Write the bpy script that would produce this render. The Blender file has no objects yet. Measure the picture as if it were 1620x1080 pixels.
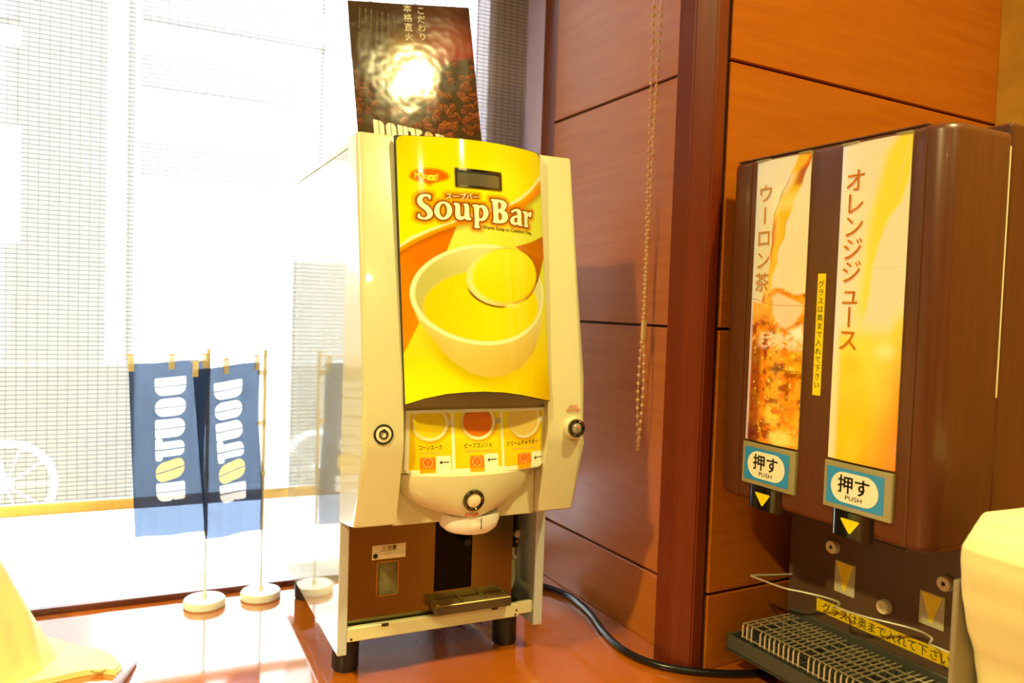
import bpy, bmesh, math, random
import numpy as np
from mathutils import Vector, Matrix

random.seed(7); np.random.seed(7)
SKY_STRENGTH, KEY, FILL, LEFT, EXPO = 17, 25, 20, 62, 0.0
S = bpy.context.scene
COL = S.collection
PI = math.pi

# ------------------------------------------------------------------ camera
# world: X runs along the window (to the right), Y towards the window, Z up; z = 0 is the counter top
EYE = Vector((0, 0, 0.468))
pit, rol, yaw = math.radians(-2.42), math.radians(1.91), math.radians(25.7)
def cam_matrix():
    cp, sp = math.cos(pit), math.sin(pit)
    A = Matrix(((1, 0, 0), (0, sp, -cp), (0, cp, sp)))
    B = Matrix(((math.cos(rol), -math.sin(rol), 0), (math.sin(rol), math.cos(rol), 0), (0, 0, 1)))
    Cm = Matrix(((math.cos(yaw), -math.sin(yaw), 0), (math.sin(yaw), math.cos(yaw), 0), (0, 0, 1)))
    M = B @ A @ Cm                      # rows: right, down, forward
    R = Matrix((M[0], -M[1], -M[2])).transposed()
    return Matrix.Translation(EYE) @ R.to_4x4()
cd = bpy.data.cameras.new('camera'); cam = bpy.data.objects.new('camera', cd); COL.objects.link(cam)
cam.matrix_world = cam_matrix()
cd.sensor_width = 36.0; cd.lens = 1240 * 36 / 1620
cd.clip_start = 0.02; cd.clip_end = 200
cd.dof.use_dof = True; cd.dof.focus_distance = 0.92; cd.dof.aperture_fstop = 6.3
S.camera = cam

# ------------------------------------------------------------------ world, lamps, exposure
W = bpy.data.worlds.new('sky'); S.world = W; W.use_nodes = True
bg = W.node_tree.nodes['Background']
bg.inputs[0].default_value = (0.90, 0.965, 1.0, 1); bg.inputs[1].default_value = SKY_STRENGTH
WARM = (1.0, 0.85, 0.34)
CEIL = 1.90
def downlight(x, y, power, size=0.11, spread=140):
    l = bpy.data.lights.new('ceiling_downlight', 'AREA'); l.shape = 'DISK'; l.size = size
    l.energy = power; l.color = WARM; l.spread = math.radians(spread)
    o = bpy.data.objects.new('ceiling_downlight', l); o.location = (x, y, CEIL - 0.02); COL.objects.link(o)
    return o
downlight(0.79, -0.07, KEY, 0.13)
for x, y in ((-1.1, -1.60), (0.61, -1.52), (2.2, -1.5), (-1.30, -3.2), (0.52, -3.24), (2.2, -3.2), (-1.55, -4.95), (0.38, -4.85), (-1.9, -6.5), (0.1, -6.6)):
    downlight(x, y, FILL)
downlight(-1.1, 0.1, LEFT)
S.view_settings.view_transform = 'Standard'; S.view_settings.look = 'None'
S.view_settings.gamma = 1.0; S.view_settings.use_curve_mapping = False
S.view_settings.exposure = EXPO
S.cycles.max_bounces = 8; S.cycles.transparent_max_bounces = 16
S.cycles.sample_clamp_indirect = 6.0
S.cycles.use_denoising = True

# ------------------------------------------------------------------ helpers
def lin(r, g=None, b=None):
    c = (r, g, b) if g is not None else r
    return tuple(((v/255)/12.92 if v/255 <= 0.04045 else ((v/255+0.055)/1.055)**2.4) for v in c)
def nlin(a):
    a = np.asarray(a, float)/255
    return np.where(a <= 0.04045, a/12.92, ((a+0.055)/1.055)**2.4)

def newmat(name):
    m = bpy.data.materials.new(name); m.use_nodes = True
    return m, m.node_tree.nodes, m.node_tree.links, m.node_tree.nodes['Principled BSDF']
def mat(name, col, rough=0.5, metal=0.0, spec=0.5, coat=0.0, noise=0.0, nscale=60.0, bump=0.0, bscale=200.0):
    m, N, L, p = newmat(name)
    p.inputs['Base Color'].default_value = (*col, 1); p.inputs['Roughness'].default_value = rough
    p.inputs['Metallic'].default_value = metal; p.inputs['Specular IOR Level'].default_value = spec
    p.inputs['Coat Weight'].default_value = coat; p.inputs['Coat Roughness'].default_value = 0.05
    tc = N.new('ShaderNodeTexCoord')
    if noise > 0:
        n = N.new('ShaderNodeTexNoise'); n.inputs['Scale'].default_value = nscale; n.inputs['Detail'].default_value = 4
        L.new(tc.outputs['Object'], n.inputs['Vector'])
        r = N.new('ShaderNodeMapRange'); r.inputs[3].default_value = 1-noise; r.inputs[4].default_value = 1+noise
        L.new(n.outputs['Fac'], r.inputs[0])
        mx = N.new('ShaderNodeMix'); mx.data_type = 'RGBA'; mx.blend_type = 'MULTIPLY'; mx.inputs[0].default_value = 1
        mx.inputs[6].default_value = (*col, 1); L.new(r.outputs[0], mx.inputs[7]); L.new(mx.outputs[2], p.inputs['Base Color'])
    if bump > 0:
        n = N.new('ShaderNodeTexNoise'); n.inputs['Scale'].default_value = bscale; n.inputs['Detail'].default_value = 3
        L.new(tc.outputs['Object'], n.inputs['Vector'])
        b = N.new('ShaderNodeBump'); b.inputs['Strength'].default_value = bump; b.inputs['Distance'].default_value = 0.002
        L.new(n.outputs['Fac'], b.inputs['Height']); L.new(b.outputs[0], p.inputs['Normal'])
    return m
def woodmat(name, c1, c2, rough, scale=(3, 3, 40), coat=0.0, spec=0.5, nscale=4.0, bump=0.02):
    m, N, L, p = newmat(name)
    tc = N.new('ShaderNodeTexCoord'); mp = N.new('ShaderNodeMapping'); mp.inputs['Scale'].default_value = scale
    L.new(tc.outputs['Object'], mp.inputs['Vector'])
    n = N.new('ShaderNodeTexNoise'); n.inputs['Scale'].default_value = nscale; n.inputs['Detail'].default_value = 6; n.inputs['Roughness'].default_value = 0.6
    L.new(mp.outputs[0], n.inputs['Vector'])
    cr = N.new('ShaderNodeValToRGB'); cr.color_ramp.elements[0].position = 0.3; cr.color_ramp.elements[1].position = 0.72
    cr.color_ramp.elements[0].color = (*c1, 1); cr.color_ramp.elements[1].color = (*c2, 1)
    L.new(n.outputs['Fac'], cr.inputs[0]); L.new(cr.outputs[0], p.inputs['Base Color'])
    p.inputs['Roughness'].default_value = rough; p.inputs['Coat Weight'].default_value = coat; p.inputs['Coat Roughness'].default_value = 0.08
    p.inputs['Specular IOR Level'].default_value = spec
    if bump:
        b = N.new('ShaderNodeBump'); b.inputs['Strength'].default_value = bump; b.inputs['Distance'].default_value = 0.002
        L.new(n.outputs['Fac'], b.inputs['Height']); L.new(b.outputs[0], p.inputs['Normal'])
    return m
def paintmat(name, rough=0.3, coat=0.0, bump=0.0, bscale=30.0, spec=0.5, emit=0.0):
    m, N, L, p = newmat(name)
    a = N.new('ShaderNodeAttribute'); a.attribute_name = 'print'
    L.new(a.outputs['Color'], p.inputs['Base Color'])
    p.inputs['Roughness'].default_value = rough; p.inputs['Coat Weight'].default_value = coat; p.inputs['Coat Roughness'].default_value = 0.06
    p.inputs['Specular IOR Level'].default_value = spec
    if emit:
        L.new(a.outputs['Color'], p.inputs['Emission Color']); p.inputs['Emission Strength'].default_value = emit
    if bump > 0:
        tc = N.new('ShaderNodeTexCoord'); n = N.new('ShaderNodeTexNoise'); n.inputs['Scale'].default_value = bscale; n.inputs['Detail'].default_value = 2
        L.new(tc.outputs['Object'], n.inputs['Vector'])
        b = N.new('ShaderNodeBump'); b.inputs['Strength'].default_value = bump; b.inputs['Distance'].default_value = 0.004
        L.new(n.outputs['Fac'], b.inputs['Height']); L.new(b.outputs[0], p.inputs['Normal'])
    return m

def tag(o, label=None, cat=None, group=None, kind=None):
    if label: o['label'] = label
    if cat: o['category'] = cat
    if group: o['group'] = group
    if kind: o['kind'] = kind
    return o
def empty(name, loc=(0, 0, 0), rz=0.0):
    o = bpy.data.objects.new(name, None); o.empty_display_size = 0.05
    o.location = loc; o.rotation_euler = (0, 0, rz); COL.objects.link(o); return o
def root_matrix(o):
    while o.parent: o = o.parent
    return Matrix.Translation(o.location) @ Matrix.Rotation(o.rotation_euler[2], 4, 'Z')
def link(name, me, m, parent=None, local=False):
    o = bpy.data.objects.new(name, me); COL.objects.link(o)
    if m is not None: me.materials.append(m)
    if parent is not None:
        if not local: me.transform(root_matrix(parent).inverted())
        o.parent = parent
    return o
class MB:
    def __init__(s): s.bm = bmesh.new()
    def box(s, x0, x1, y0, y1, z0, z1, bev=0.0, seg=2, rot=None):
        r = bmesh.ops.create_cube(s.bm, size=1.0)
        vs = r['verts']
        bmesh.ops.scale(s.bm, vec=(x1-x0, y1-y0, z1-z0), verts=vs)
        if rot is not None: bmesh.ops.rotate(s.bm, cent=(0, 0, 0), matrix=rot, verts=vs)
        bmesh.ops.translate(s.bm, vec=((x0+x1)/2, (y0+y1)/2, (z0+z1)/2), verts=vs)
        if bev > 0:
            es = list({e for v in vs for e in v.link_edges})
            bmesh.ops.bevel(s.bm, geom=es, offset=bev, segments=seg, affect='EDGES', profile=0.5)
        return s
    def prism(s, pts, fn, a, b):
        """pts: closed 2D outline; fn(p, q, t) -> xyz; extruded from t = a to t = b"""
        n = len(pts)
        A = [s.bm.verts.new(fn(p, q, a)) for p, q in pts]; B = [s.bm.verts.new(fn(p, q, b)) for p, q in pts]
        s.bm.faces.new(A); s.bm.faces.new(B[::-1])
        for i in range(n): s.bm.faces.new((A[i], B[i], B[(i+1) % n], A[(i+1) % n]))
        return s
    def tube(s, path, r, n=8, closed=False, cap=True):
        P = [Vector(p) for p in path]; m = len(P); rings = []
        rr = r if isinstance(r, (list, tuple)) else [r]*m
        up = None
        for i in range(m):
            if closed: t = (P[(i+1) % m]-P[i-1]).normalized()
            else: t = (P[min(i+1, m-1)]-P[max(i-1, 0)]).normalized()
            if up is None:
                up = Vector((0, 0, 1)) if abs(t.z) < 0.9 else Vector((1, 0, 0))
            u = (up - t*up.dot(t)).normalized(); v = t.cross(u); up = u
            rings.append([s.bm.verts.new(P[i]+(u*math.cos(2*PI*k/n)+v*math.sin(2*PI*k/n))*rr[i]) for k in range(n)])
        for i in range(m if closed else m-1):
            a, b = rings[i], rings[(i+1) % m]
            for k in range(n): s.bm.faces.new((a[k], a[(k+1) % n], b[(k+1) % n], b[k]))
        if cap and not closed:
            s.bm.faces.new(rings[0][::-1]); s.bm.faces.new(rings[-1])
        return s
    def lathe(s, prof, c, axis=(0, 0, 1), n=32):
        """prof: (radius, height) along axis from c"""
        ax = Vector(axis).normalized(); u = ax.orthogonal().normalized(); v = ax.cross(u); c = Vector(c); rings = []
        for r, h in prof:
            if r < 1e-6: rings.append([s.bm.verts.new(c+ax*h)])
            else: rings.append([s.bm.verts.new(c+ax*h+(u*math.cos(2*PI*k/n)+v*math.sin(2*PI*k/n))*r) for k in range(n)])
        for a, b in zip(rings, rings[1:]):
            for k in range(n):
                q = (k+1) % n
                if len(a) == 1 and len(b) == 1: continue
                if len(a) == 1: s.bm.faces.new((a[0], b[q], b[k]))
                elif len(b) == 1: s.bm.faces.new((a[k], a[q], b[0]))
                else: s.bm.faces.new((a[k], a[q], b[q], b[k]))
        return s
    def grid(s, fn, nu, nv, closeu=False):
        V = [[s.bm.verts.new(fn(i/nu, j/nv)) for i in range(nu if closeu else nu+1)] for j in range(nv+1)]
        m = nu
        for j in range(nv):
            for i in range(m):
                i2 = (i+1) % nu if closeu else i+1
                s.bm.faces.new((V[j][i], V[j][i2], V[j+1][i2], V[j+1][i]))
        return V
    def build(s, name, m, parent=None, smooth=False, local=False, fix=True):
        if fix: bmesh.ops.recalc_face_normals(s.bm, faces=s.bm.faces)
        me = bpy.data.meshes.new(name); s.bm.to_mesh(me); s.bm.free()
        if smooth:
            me.polygons.foreach_set('use_smooth', [True]*len(me.polygons))
            try: me.set_sharp_from_angle(angle=math.radians(38))
            except Exception: pass
        return link(name, me, m, parent, local)

def curve_mesh(c):
    o = bpy.data.objects.new('outline', c); COL.objects.link(o)
    dg = bpy.context.evaluated_depsgraph_get(); dg.update()
    me = bpy.data.meshes.new_from_object(o.evaluated_get(dg))
    bpy.data.objects.remove(o); bpy.data.curves.remove(c)
    return me
def text2d(body, size, bold=0.0, align='LEFT', res=2, xs=1.0, spacing=1.0):
    c = bpy.data.curves.new('lettering', 'FONT'); c.body = body; c.size = size; c.align_x = align
    c.resolution_u = res; c.space_character = spacing
    me = curve_mesh(c)
    if xs != 1.0: me.transform(Matrix.Diagonal((xs, 1, 1, 1)))
    if bold > 0:                        # heavier strokes: shifted copies
        bm = bmesh.new()
        for dx, dy in ((-1, -.6), (1, -.6), (-1, .6), (1, .6)):
            c2 = me.copy(); c2.transform(Matrix.Translation((dx*bold, dy*bold, 0))); bm.from_mesh(c2); bpy.data.meshes.remove(c2)
        bm.to_mesh(me); bm.free()
    return me
def column2d(body, step, size, bold=0.0, res=2, xs=1.0):
    """Japanese set vertically: characters centred on x = 0, first one centred on y = 0"""
    bm = bmesh.new()
    for i, ch in enumerate(body):
        if ch == ' ': continue
        me = text2d(ch, size, bold, 'CENTER', res)
        me.transform(Matrix.Translation((0, -0.38*size, 0)))
        if ch in 'ー':
            me.transform(Matrix.Rotation(-PI/2, 4, 'Z'))
        me.transform(Matrix.Translation((0, -i*step, 0)) @ Matrix.Diagonal((xs, 1, 1, 1)))
        bm.from_mesh(me); bpy.data.meshes.remove(me)
    me = bpy.data.meshes.new('lettering'); bm.to_mesh(me); bm.free(); return me
def poly2d(polys):
    c = bpy.data.curves.new('outline', 'CURVE'); c.dimensions = '2D'; c.fill_mode = 'BOTH'
    for P in polys:
        sp = c.splines.new('POLY'); sp.points.add(len(P)-1); sp.use_cyclic_u = True
        for q, p in zip(sp.points, P): q.co = (p[0], p[1], 0, 1)
    return curve_mesh(c)
def join2d(*ms):
    bm = bmesh.new()
    for m in ms: bm.from_mesh(m); bpy.data.meshes.remove(m)
    me = bpy.data.meshes.new('shape'); bm.to_mesh(me); bm.free(); return me
def chaikin(P, k=1, w=.22):
    for _ in range(k):
        Q = []
        for i in range(len(P)):
            a, b = P[i], P[(i+1) % len(P)]
            Q += [(a[0]*(1-w)+b[0]*w, a[1]*(1-w)+b[1]*w), (a[0]*w+b[0]*(1-w), a[1]*w+b[1]*(1-w))]
        P = Q
    return P
def rrect(x0, x1, y0, y1, r, n=5):
    """r: radius or (bottom-left, bottom-right, top-right, top-left)"""
    R = r if isinstance(r, (tuple, list)) else (r,)*4
    out = []
    for (cx, cy, sx, sy, a0), q in zip(((x0, y0, 1, 1, PI), (x1, y0, -1, 1, 1.5*PI), (x1, y1, -1, -1, 0), (x0, y1, 1, -1, .5*PI)), R):
        if q <= 0: out.append((cx, cy)); continue
        for k in range(n+1):
            a = a0+k/n*PI/2
            out.append((cx+sx*q+q*math.cos(a), cy+sy*q+q*math.sin(a)))
    return out
def ellipse(cx, cy, rx, ry, n=28): return [(cx+rx*math.cos(2*PI*k/n), cy+ry*math.sin(2*PI*k/n)) for k in range(n)]
def ring2d(cx, cy, r1, r0, n=28): return [ellipse(cx, cy, r1, r1, n), ellipse(cx, cy, r0, r0, n)]
def place(name, me, fn, m, parent, cut=None, cuty=None, local=False):
    """flat shape laid on a surface: fn(x, y) -> xyz; cut = spacing of extra edges along x so that it can follow a curve"""
    bm = bmesh.new(); bm.from_mesh(me); bpy.data.meshes.remove(me)
    for sp, ax in ((cut, 0), (cuty, 1)):
        if not sp or not bm.verts: continue
        lo = min(v.co[ax] for v in bm.verts); hi = max(v.co[ax] for v in bm.verts)
        k = math.floor(lo/sp)+1
        while k*sp < hi:
            co = [0, 0, 0]; no = [0, 0, 0]; co[ax] = k*sp; no[ax] = 1
            bmesh.ops.bisect_plane(bm, geom=bm.verts[:]+bm.edges[:]+bm.faces[:], plane_co=co, plane_no=no); k += 1
    for v in bm.verts: v.co = fn(v.co.x, v.co.y)
    me = bpy.data.meshes.new(name); bm.to_mesh(me); bm.free()
    return link(name, me, m, parent, local)
def painted(name, fn, A, B, rgb, m, parent, local=False, mask=None):
    """A, B: 2D arrays of print coordinates; rgb: linear colours per vertex; fn(a, b) -> xyz arrays"""
    nb, na = A.shape
    P = np.stack(fn(A, B), -1).reshape(-1, 3)
    idx = np.arange(na*nb).reshape(nb, na)
    F = np.stack([idx[:-1, :-1], idx[:-1, 1:], idx[1:, 1:], idx[1:, :-1]], -1).reshape(-1, 4)
    if mask is not None:
        F = F[mask.reshape(-1)[F].all(1)]
    me = bpy.data.meshes.new(name)
    me.vertices.add(len(P)); me.vertices.foreach_set('co', P.ravel())
    me.loops.add(F.size); me.loops.foreach_set('vertex_index', F.ravel())
    me.polygons.add(len(F)); me.polygons.foreach_set('loop_start', np.arange(0, F.size, 4)); me.polygons.foreach_set('loop_total', np.full(len(F), 4))
    me.polygons.foreach_set('use_smooth', np.ones(len(F), bool))
    me.update(calc_edges=True)
    at = me.color_attributes.new('print', 'FLOAT_COLOR', 'POINT')
    c = np.concatenate([np.clip(rgb, 0, 1).reshape(-1, 3), np.ones((len(P), 1))], 1)
    at.data.foreach_set('color', c.ravel())
    return link(name, me, m, parent, local)
# small painting kit for printed pictures
def sst(x, a, b):
    t = np.clip((x-a)/(b-a), 0, 1); return t*t*(3-2*t)
def over(base, col, k): return base*(1-k[..., None])+np.asarray(col, float)*k[..., None]
def grad(c0, c1, t): return np.asarray(c0, float)*(1-t[..., None])+np.asarray(c1, float)*t[..., None]
def inpoly(A, B, P):
    r = np.zeros(A.shape, bool); n = len(P)
    for i in range(n):
        x0, y0 = P[i]; x1, y1 = P[(i+1) % n]
        if y0 == y1: continue
        c = ((y0 > B) != (y1 > B)) & (A < (x1-x0)*(B-y0)/(y1-y0)+x0); r ^= c
    return r
def pdist(A, B, P, closed=True):
    d = np.full(A.shape, 1e9); n = len(P)
    for i in range(n if closed else n-1):
        x0, y0 = P[i]; x1, y1 = P[(i+1) % n]
        dx, dy = x1-x0, y1-y0; l = dx*dx+dy*dy+1e-9
        t = np.clip(((A-x0)*dx+(B-y0)*dy)/l, 0, 1)
        d = np.minimum(d, np.hypot(A-x0-t*dx, B-y0-t*dy))
    return d
def sdpoly(A, B, P): return np.where(inpoly(A, B, P), -1, 1)*pdist(A, B, P)
def eld(A, B, cx, cy, rx, ry, rot=0.0):
    c, s = math.cos(rot), math.sin(rot); x = (A-cx)*c+(B-cy)*s; y = -(A-cx)*s+(B-cy)*c
    return (np.hypot(x/rx, y/ry)-1)*min(rx, ry)
def vnoise(x, y, seed=0):
    rs = np.random.RandomState(seed); T = rs.rand(64, 64)
    xi = np.floor(x).astype(int); yi = np.floor(y).astype(int); fx = x-xi; fy = y-yi
    fx = fx*fx*(3-2*fx); fy = fy*fy*(3-2*fy); g = lambda i, j: T[i % 64, j % 64]
    return (g(xi, yi)*(1-fx)+g(xi+1, yi)*fx)*(1-fy)+(g(xi, yi+1)*(1-fx)+g(xi+1, yi+1)*fx)*fy
def fbm(x, y, seed=0, o=4): return sum(vnoise(x*2**k, y*2**k, seed+k)*.5**(k+1) for k in range(o))/(1-.5**o)
LETTERS = {"S":[[[34.5,238.3],[33.5,233.3],[32.0,233.2],[31.3,235.8],[29.0,236.9],[26.1,235.7],[24.9,232.9],[25.6,230.0],[28.3,227.7],[32.6,224.4],[35.4,219.7],[35.3,215.0],[32.1,211.2],[27.1,209.8],[22.7,210.5],[19.1,211.7],[19.9,216.8],[21.6,216.7],[22.7,213.7],[25.4,212.2],[28.0,212.8],[29.6,215.3],[29.3,218.5],[26.5,221.4],[22.1,224.8],[19.5,229.1],[19.4,233.5],[21.8,237.3],[25.7,239.4],[30.2,239.4]]],"o":[[[56.6,221.8],[56.1,218.8],[54.8,215.9],[52.8,213.5],[50.4,211.8],[47.7,210.8],[44.9,210.6],[42.3,211.3],[40.0,212.9],[38.3,215.0],[37.2,217.7],[37.0,220.7],[37.5,223.7],[38.7,226.5],[40.6,228.9],[42.9,230.7],[45.6,231.7],[48.4,231.8],[51.1,231.1],[53.4,229.7],[55.2,227.5],[56.3,224.8]],[[50.8,221.7],[50.5,219.5],[50.0,217.4],[49.1,215.7],[48.1,214.4],[47.0,213.7],[45.8,213.7],[44.7,214.3],[43.8,215.4],[43.1,217.1],[42.7,219.1],[42.6,221.3],[42.8,223.5],[43.4,225.6],[44.2,227.3],[45.2,228.6],[46.4,229.3],[47.5,229.4],[48.6,228.8],[49.6,227.6],[50.3,226.0],[50.7,224.0]]],"u":[[[58.5,231.1],[66.0,230.9],[65.3,218.7],[66.1,216.0],[68.3,215.6],[70.3,217.4],[71.0,228.3],[69.4,229.4],[69.4,230.9],[76.3,231.1],[75.9,215.5],[78.4,214.2],[78.3,212.2],[71.3,212.1],[70.9,214.0],[67.9,211.9],[63.6,211.6],[60.6,213.5],[59.6,216.9],[60.3,228.0],[58.4,229.0]]],"p":[[[80.1,230.5],[86.9,231.2],[87.6,229.4],[91.1,231.2],[96.0,230.6],[99.8,225.9],[100.0,219.9],[96.3,214.3],[91.4,211.9],[87.3,212.5],[87.1,206.4],[88.4,205.4],[88.1,203.5],[81.3,203.7],[81.4,205.5],[82.2,206.5],[82.3,227.9],[80.0,228.8]],[[88.0,226.8],[90.4,227.8],[92.8,226.1],[93.5,221.3],[92.0,216.4],[89.4,214.9],[87.5,215.8]]],"B":[[[103.6,239.3],[116.3,239.6],[122.7,238.7],[125.7,235.0],[124.3,230.1],[120.8,227.4],[125.7,224.8],[127.2,220.4],[124.8,215.3],[119.8,212.2],[112.6,211.1],[104.6,211.7],[104.9,213.5],[106.5,214.4],[105.9,236.3],[103.7,237.3]],[[113.0,236.4],[116.4,236.0],[117.7,232.6],[115.8,228.6],[112.8,227.8]],[[112.9,224.4],[116.5,223.8],[118.2,220.0],[116.7,215.5],[113.0,215.0]]],"a":[[[131.5,228.2],[138.5,231.4],[144.5,231.3],[147.7,228.3],[146.5,214.2],[148.6,212.9],[148.2,211.3],[141.6,211.0],[140.9,212.8],[136.7,211.1],[131.2,212.1],[128.8,215.5],[130.9,220.1],[136.0,222.8],[140.5,223.7],[140.5,227.4],[137.3,228.5],[134.5,225.8],[131.1,225.6]],[[140.5,221.2],[136.7,220.2],[135.1,217.1],[136.4,214.6],[140.0,215.1]]],"r":[[[149.3,229.8],[157.2,230.0],[157.8,227.8],[161.3,230.4],[165.2,230.5],[163.6,223.9],[160.5,223.5],[159.3,225.4],[157.4,223.6],[156.4,214.1],[158.4,212.6],[157.7,210.8],[150.2,210.9],[150.5,212.4],[151.8,213.6],[151.8,227.3],[149.2,227.8]]]}
LOGO = [[11.8,260.3],[13.2,263.9],[17.1,266.9],[22.6,268.7],[30.7,270.0],[37.3,270.2],[44.0,269.5],[50.1,267.5],[54.8,264.2],[55.7,261.1],[54.5,257.7],[50.3,255.3],[45.1,253.9],[39.4,252.1],[36.0,250.3],[33.3,247.7],[31.3,249.5],[26.9,251.9],[20.4,252.8],[14.8,255.0],[12.3,257.4]]
SW0 = [[-2.3,178.7],[12.8,190.9],[33.0,200.5],[61.4,212.3],[92.5,224.2],[127.8,236.1],[148.3,247.9],[166.8,261.6],[182.7,278.0]]
SW1 = [[-2.4,175.5],[12.7,186.5],[32.9,197.6],[58.3,208.4],[84.2,216.9],[127.7,232.7],[148.0,242.9],[166.5,256.5],[182.3,272.3]]
SW2 = [[-2.6,170.7],[19.1,185.3],[39.6,196.4],[61.1,204.9],[79.3,210.5],[127.3,225.0],[147.4,232.2],[165.7,243.7],[182.4,256.2]]
BOWL = [[9.8,117.9],[16.3,96.5],[28.8,78.3],[48.3,53.1],[69.3,39.1],[89.0,34.1],[110.5,35.3],[136.8,44.3],[158.8,61.8],[173.3,87.7],[180.0,129.9]]
SPOON_HANDLE = [[135.8,185.9],[162.1,193.5],[186.6,203.8],[201.1,207.1],[196.3,183.5],[183.1,173.0],[170.6,146.6],[156.2,133.0],[141.1,122.7],[154.0,149.5],[158.6,172.6]]
# ------------------------------------------------------------------ materials
M = {}
M['panelwood'] = woodmat('panel wood', lin(172, 90, 13), lin(186, 104, 18), 0.40, (2, 2, 26), coat=0.03, spec=.24, nscale=3.0, bump=0.006)
M['postwood'] = woodmat('post wood', lin(104, 36, 9), lin(118, 43, 12), 0.34, (40, 40, 2), coat=0.1, nscale=3.0, bump=0.004)
M['jointdark'] = mat('dark joint', lin(38, 14, 6), 0.7)
M['counter'] = woodmat('lacquered counter', lin(176, 88, 12), lin(192, 100, 16), 0.09, (3, 3, 3), coat=1.0, nscale=2.2, bump=0.0, spec=0.9)
M['counter'].node_tree.nodes['Principled BSDF'].inputs['Coat IOR'].default_value = 2.3
M['silldark'] = mat('dark brown sill', lin(92, 40, 26), 0.4, noise=.1)
M['jamb'] = mat('lilac white jamb', lin(214, 192, 232), 0.45, noise=.04)
M['wallpaper'] = mat('ochre wallpaper', lin(196, 146, 44), 0.7, noise=.35, nscale=22, bump=.3, bscale=60)
M['plaster'] = mat('beige plaster', lin(170, 156, 128), 0.8, noise=.03)
M['roomfloor'] = woodmat('room floor', lin(110, 70, 40), lin(140, 92, 55), 0.4, (1, 8, 1))
M['cabinet'] = woodmat('cabinet wood', lin(120, 60, 22), lin(150, 80, 30), 0.35, (2, 2, 20))

# ------------------------------------------------------------------ the room
def struct(name, mb, m, parent=None, **k):
    o = mb.build(name, m, parent, **k); 
    if parent is None: o['kind'] = 'structure'
    return o
struct('floor', MB().box(-4, 3, -9, 1.5, -0.90, -0.85), M['roomfloor'])
struct('ceiling', MB().box(-4, 3, -9, 1.5, CEIL, CEIL+.06), M['plaster'])
struct('wall_back', MB().box(-4, 3, -9.08, -9, -.9, CEIL), M['plaster'])
struct('wall_far', MB().box(-4.08, -4, -9.08, 1.5, -.9, CEIL), M['plaster'])
# wood panelled return wall beside the window (faces -X, slightly out of square with the window)
def panelled(name, org, rz, length, t0, base_t):
    """org: point on the wall face; local x runs along the wall, local -y faces out"""
    e = empty(name, org, rz); e['kind'] = 'structure'
    MB().box(t0-.01, length, 0.006, 0.05, -.02, CEIL, 0).build('backing', M['jointdark'], e, local=True)
    for z0, z1 in ((0.0, 0.0985), (0.1022, 0.4483), (0.4519, 0.7920), (0.7958, CEIL)):
        MB().box(t0, length, 0.0, 0.012, z0, z1, 0.0012, 1).build('panel', M['panelwood'], e, local=True)
    return e
aL = math.radians(1.73)
# local x of this wall runs from the corner post towards the window
eL = panelled('wall_left', (0.6652, 0.885, 0), 0, 0.335, 0.0, 0)
eL.rotation_euler[2] = PI/2+aL
for ch in eL.children:          # wall faces -X: with x along +Y the outward side is +y, so mirror
    ch.data.transform(Matrix.Diagonal((1, -1, 1, 1))); ch.data.flip_normals()
aR = math.radians(3.45)
eR = panelled('wall_right', (0.6818, 0.7983, 0), aR, 0.60, 0.0, 0)
for ch in eR.children:
    pass
# corner post: chamfered, then the flat strip beside the groove
post = [(0.6700, 0.893), (0.6358, 0.848), (0.6410, 0.8220), (0.6565, 0.7968), (0.6756, 0.7980), (0.6756, 0.85), (0.71, 0.893)]
mb = MB(); mb.prism(post, lambda p, q, t: (p, q, t), 0.0, CEIL)
bmesh.ops.bevel(mb.bm, geom=[e for e in mb.bm.edges if abs(e.verts[0].co.z-e.verts[1].co.z) > 1], offset=0.002, segments=2, affect='EDGES')
struct('trim_1', mb, M['postwood'])
# wood edge trim and pale jamb beside the blind
t2 = [(0.6550, 1.2195), (0.6540, 1.2660), (0.70, 1.2660), (0.70, 1.2195)]
mb = MB(); mb.prism(t2, lambda p, q, t: (p, q, t), 0.0, CEIL); struct('trim_2', mb, M['postwood'])
j = [(0.6575, 1.2664), (0.6535, 1.3900), (0.70, 1.3900), (0.70, 1.2664)]
mb = MB(); mb.prism(j, lambda p, q, t: (p, q, t), 0.0, CEIL); struct('trim_3', mb, M['jamb'])
# ochre wallpaper at the end of the panelled wall
struct('wall_end', MB().box(1.2660, 1.36, -1.6, 0.833, -.85, CEIL), M['wallpaper'])
struct('wall_outer', MB().box(3, 3.08, -9.08, 1.5, -.9, CEIL), M['plaster'])
struct('wall_rear', MB().box(1.37, 3.0, 0.90, 1.5, -.85, CEIL), M['plaster'])

# counter: polished top with a front edge, over a cupboard
ct = empty('counter', (0, 0.9, 0))
MB().box(-1.9, 1.262, 0.26, 0.8186, -0.035, 0.0, 0.0012, 2).build('worktop', M['counter'], ct)
MB().box(-1.9, 1.262, 0.8200, 1.298, -0.035, 0.0, 0.0012, 2).build('worktop', M['counter'], ct)
MB().box(-1.88, 1.25, 0.29, 1.29, -0.85, -0.036).build('cupboard', M['cabinet'], ct)
tag(ct, 'glossy orange-brown counter top carrying both drink machines, window behind it', 'counter')

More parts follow.
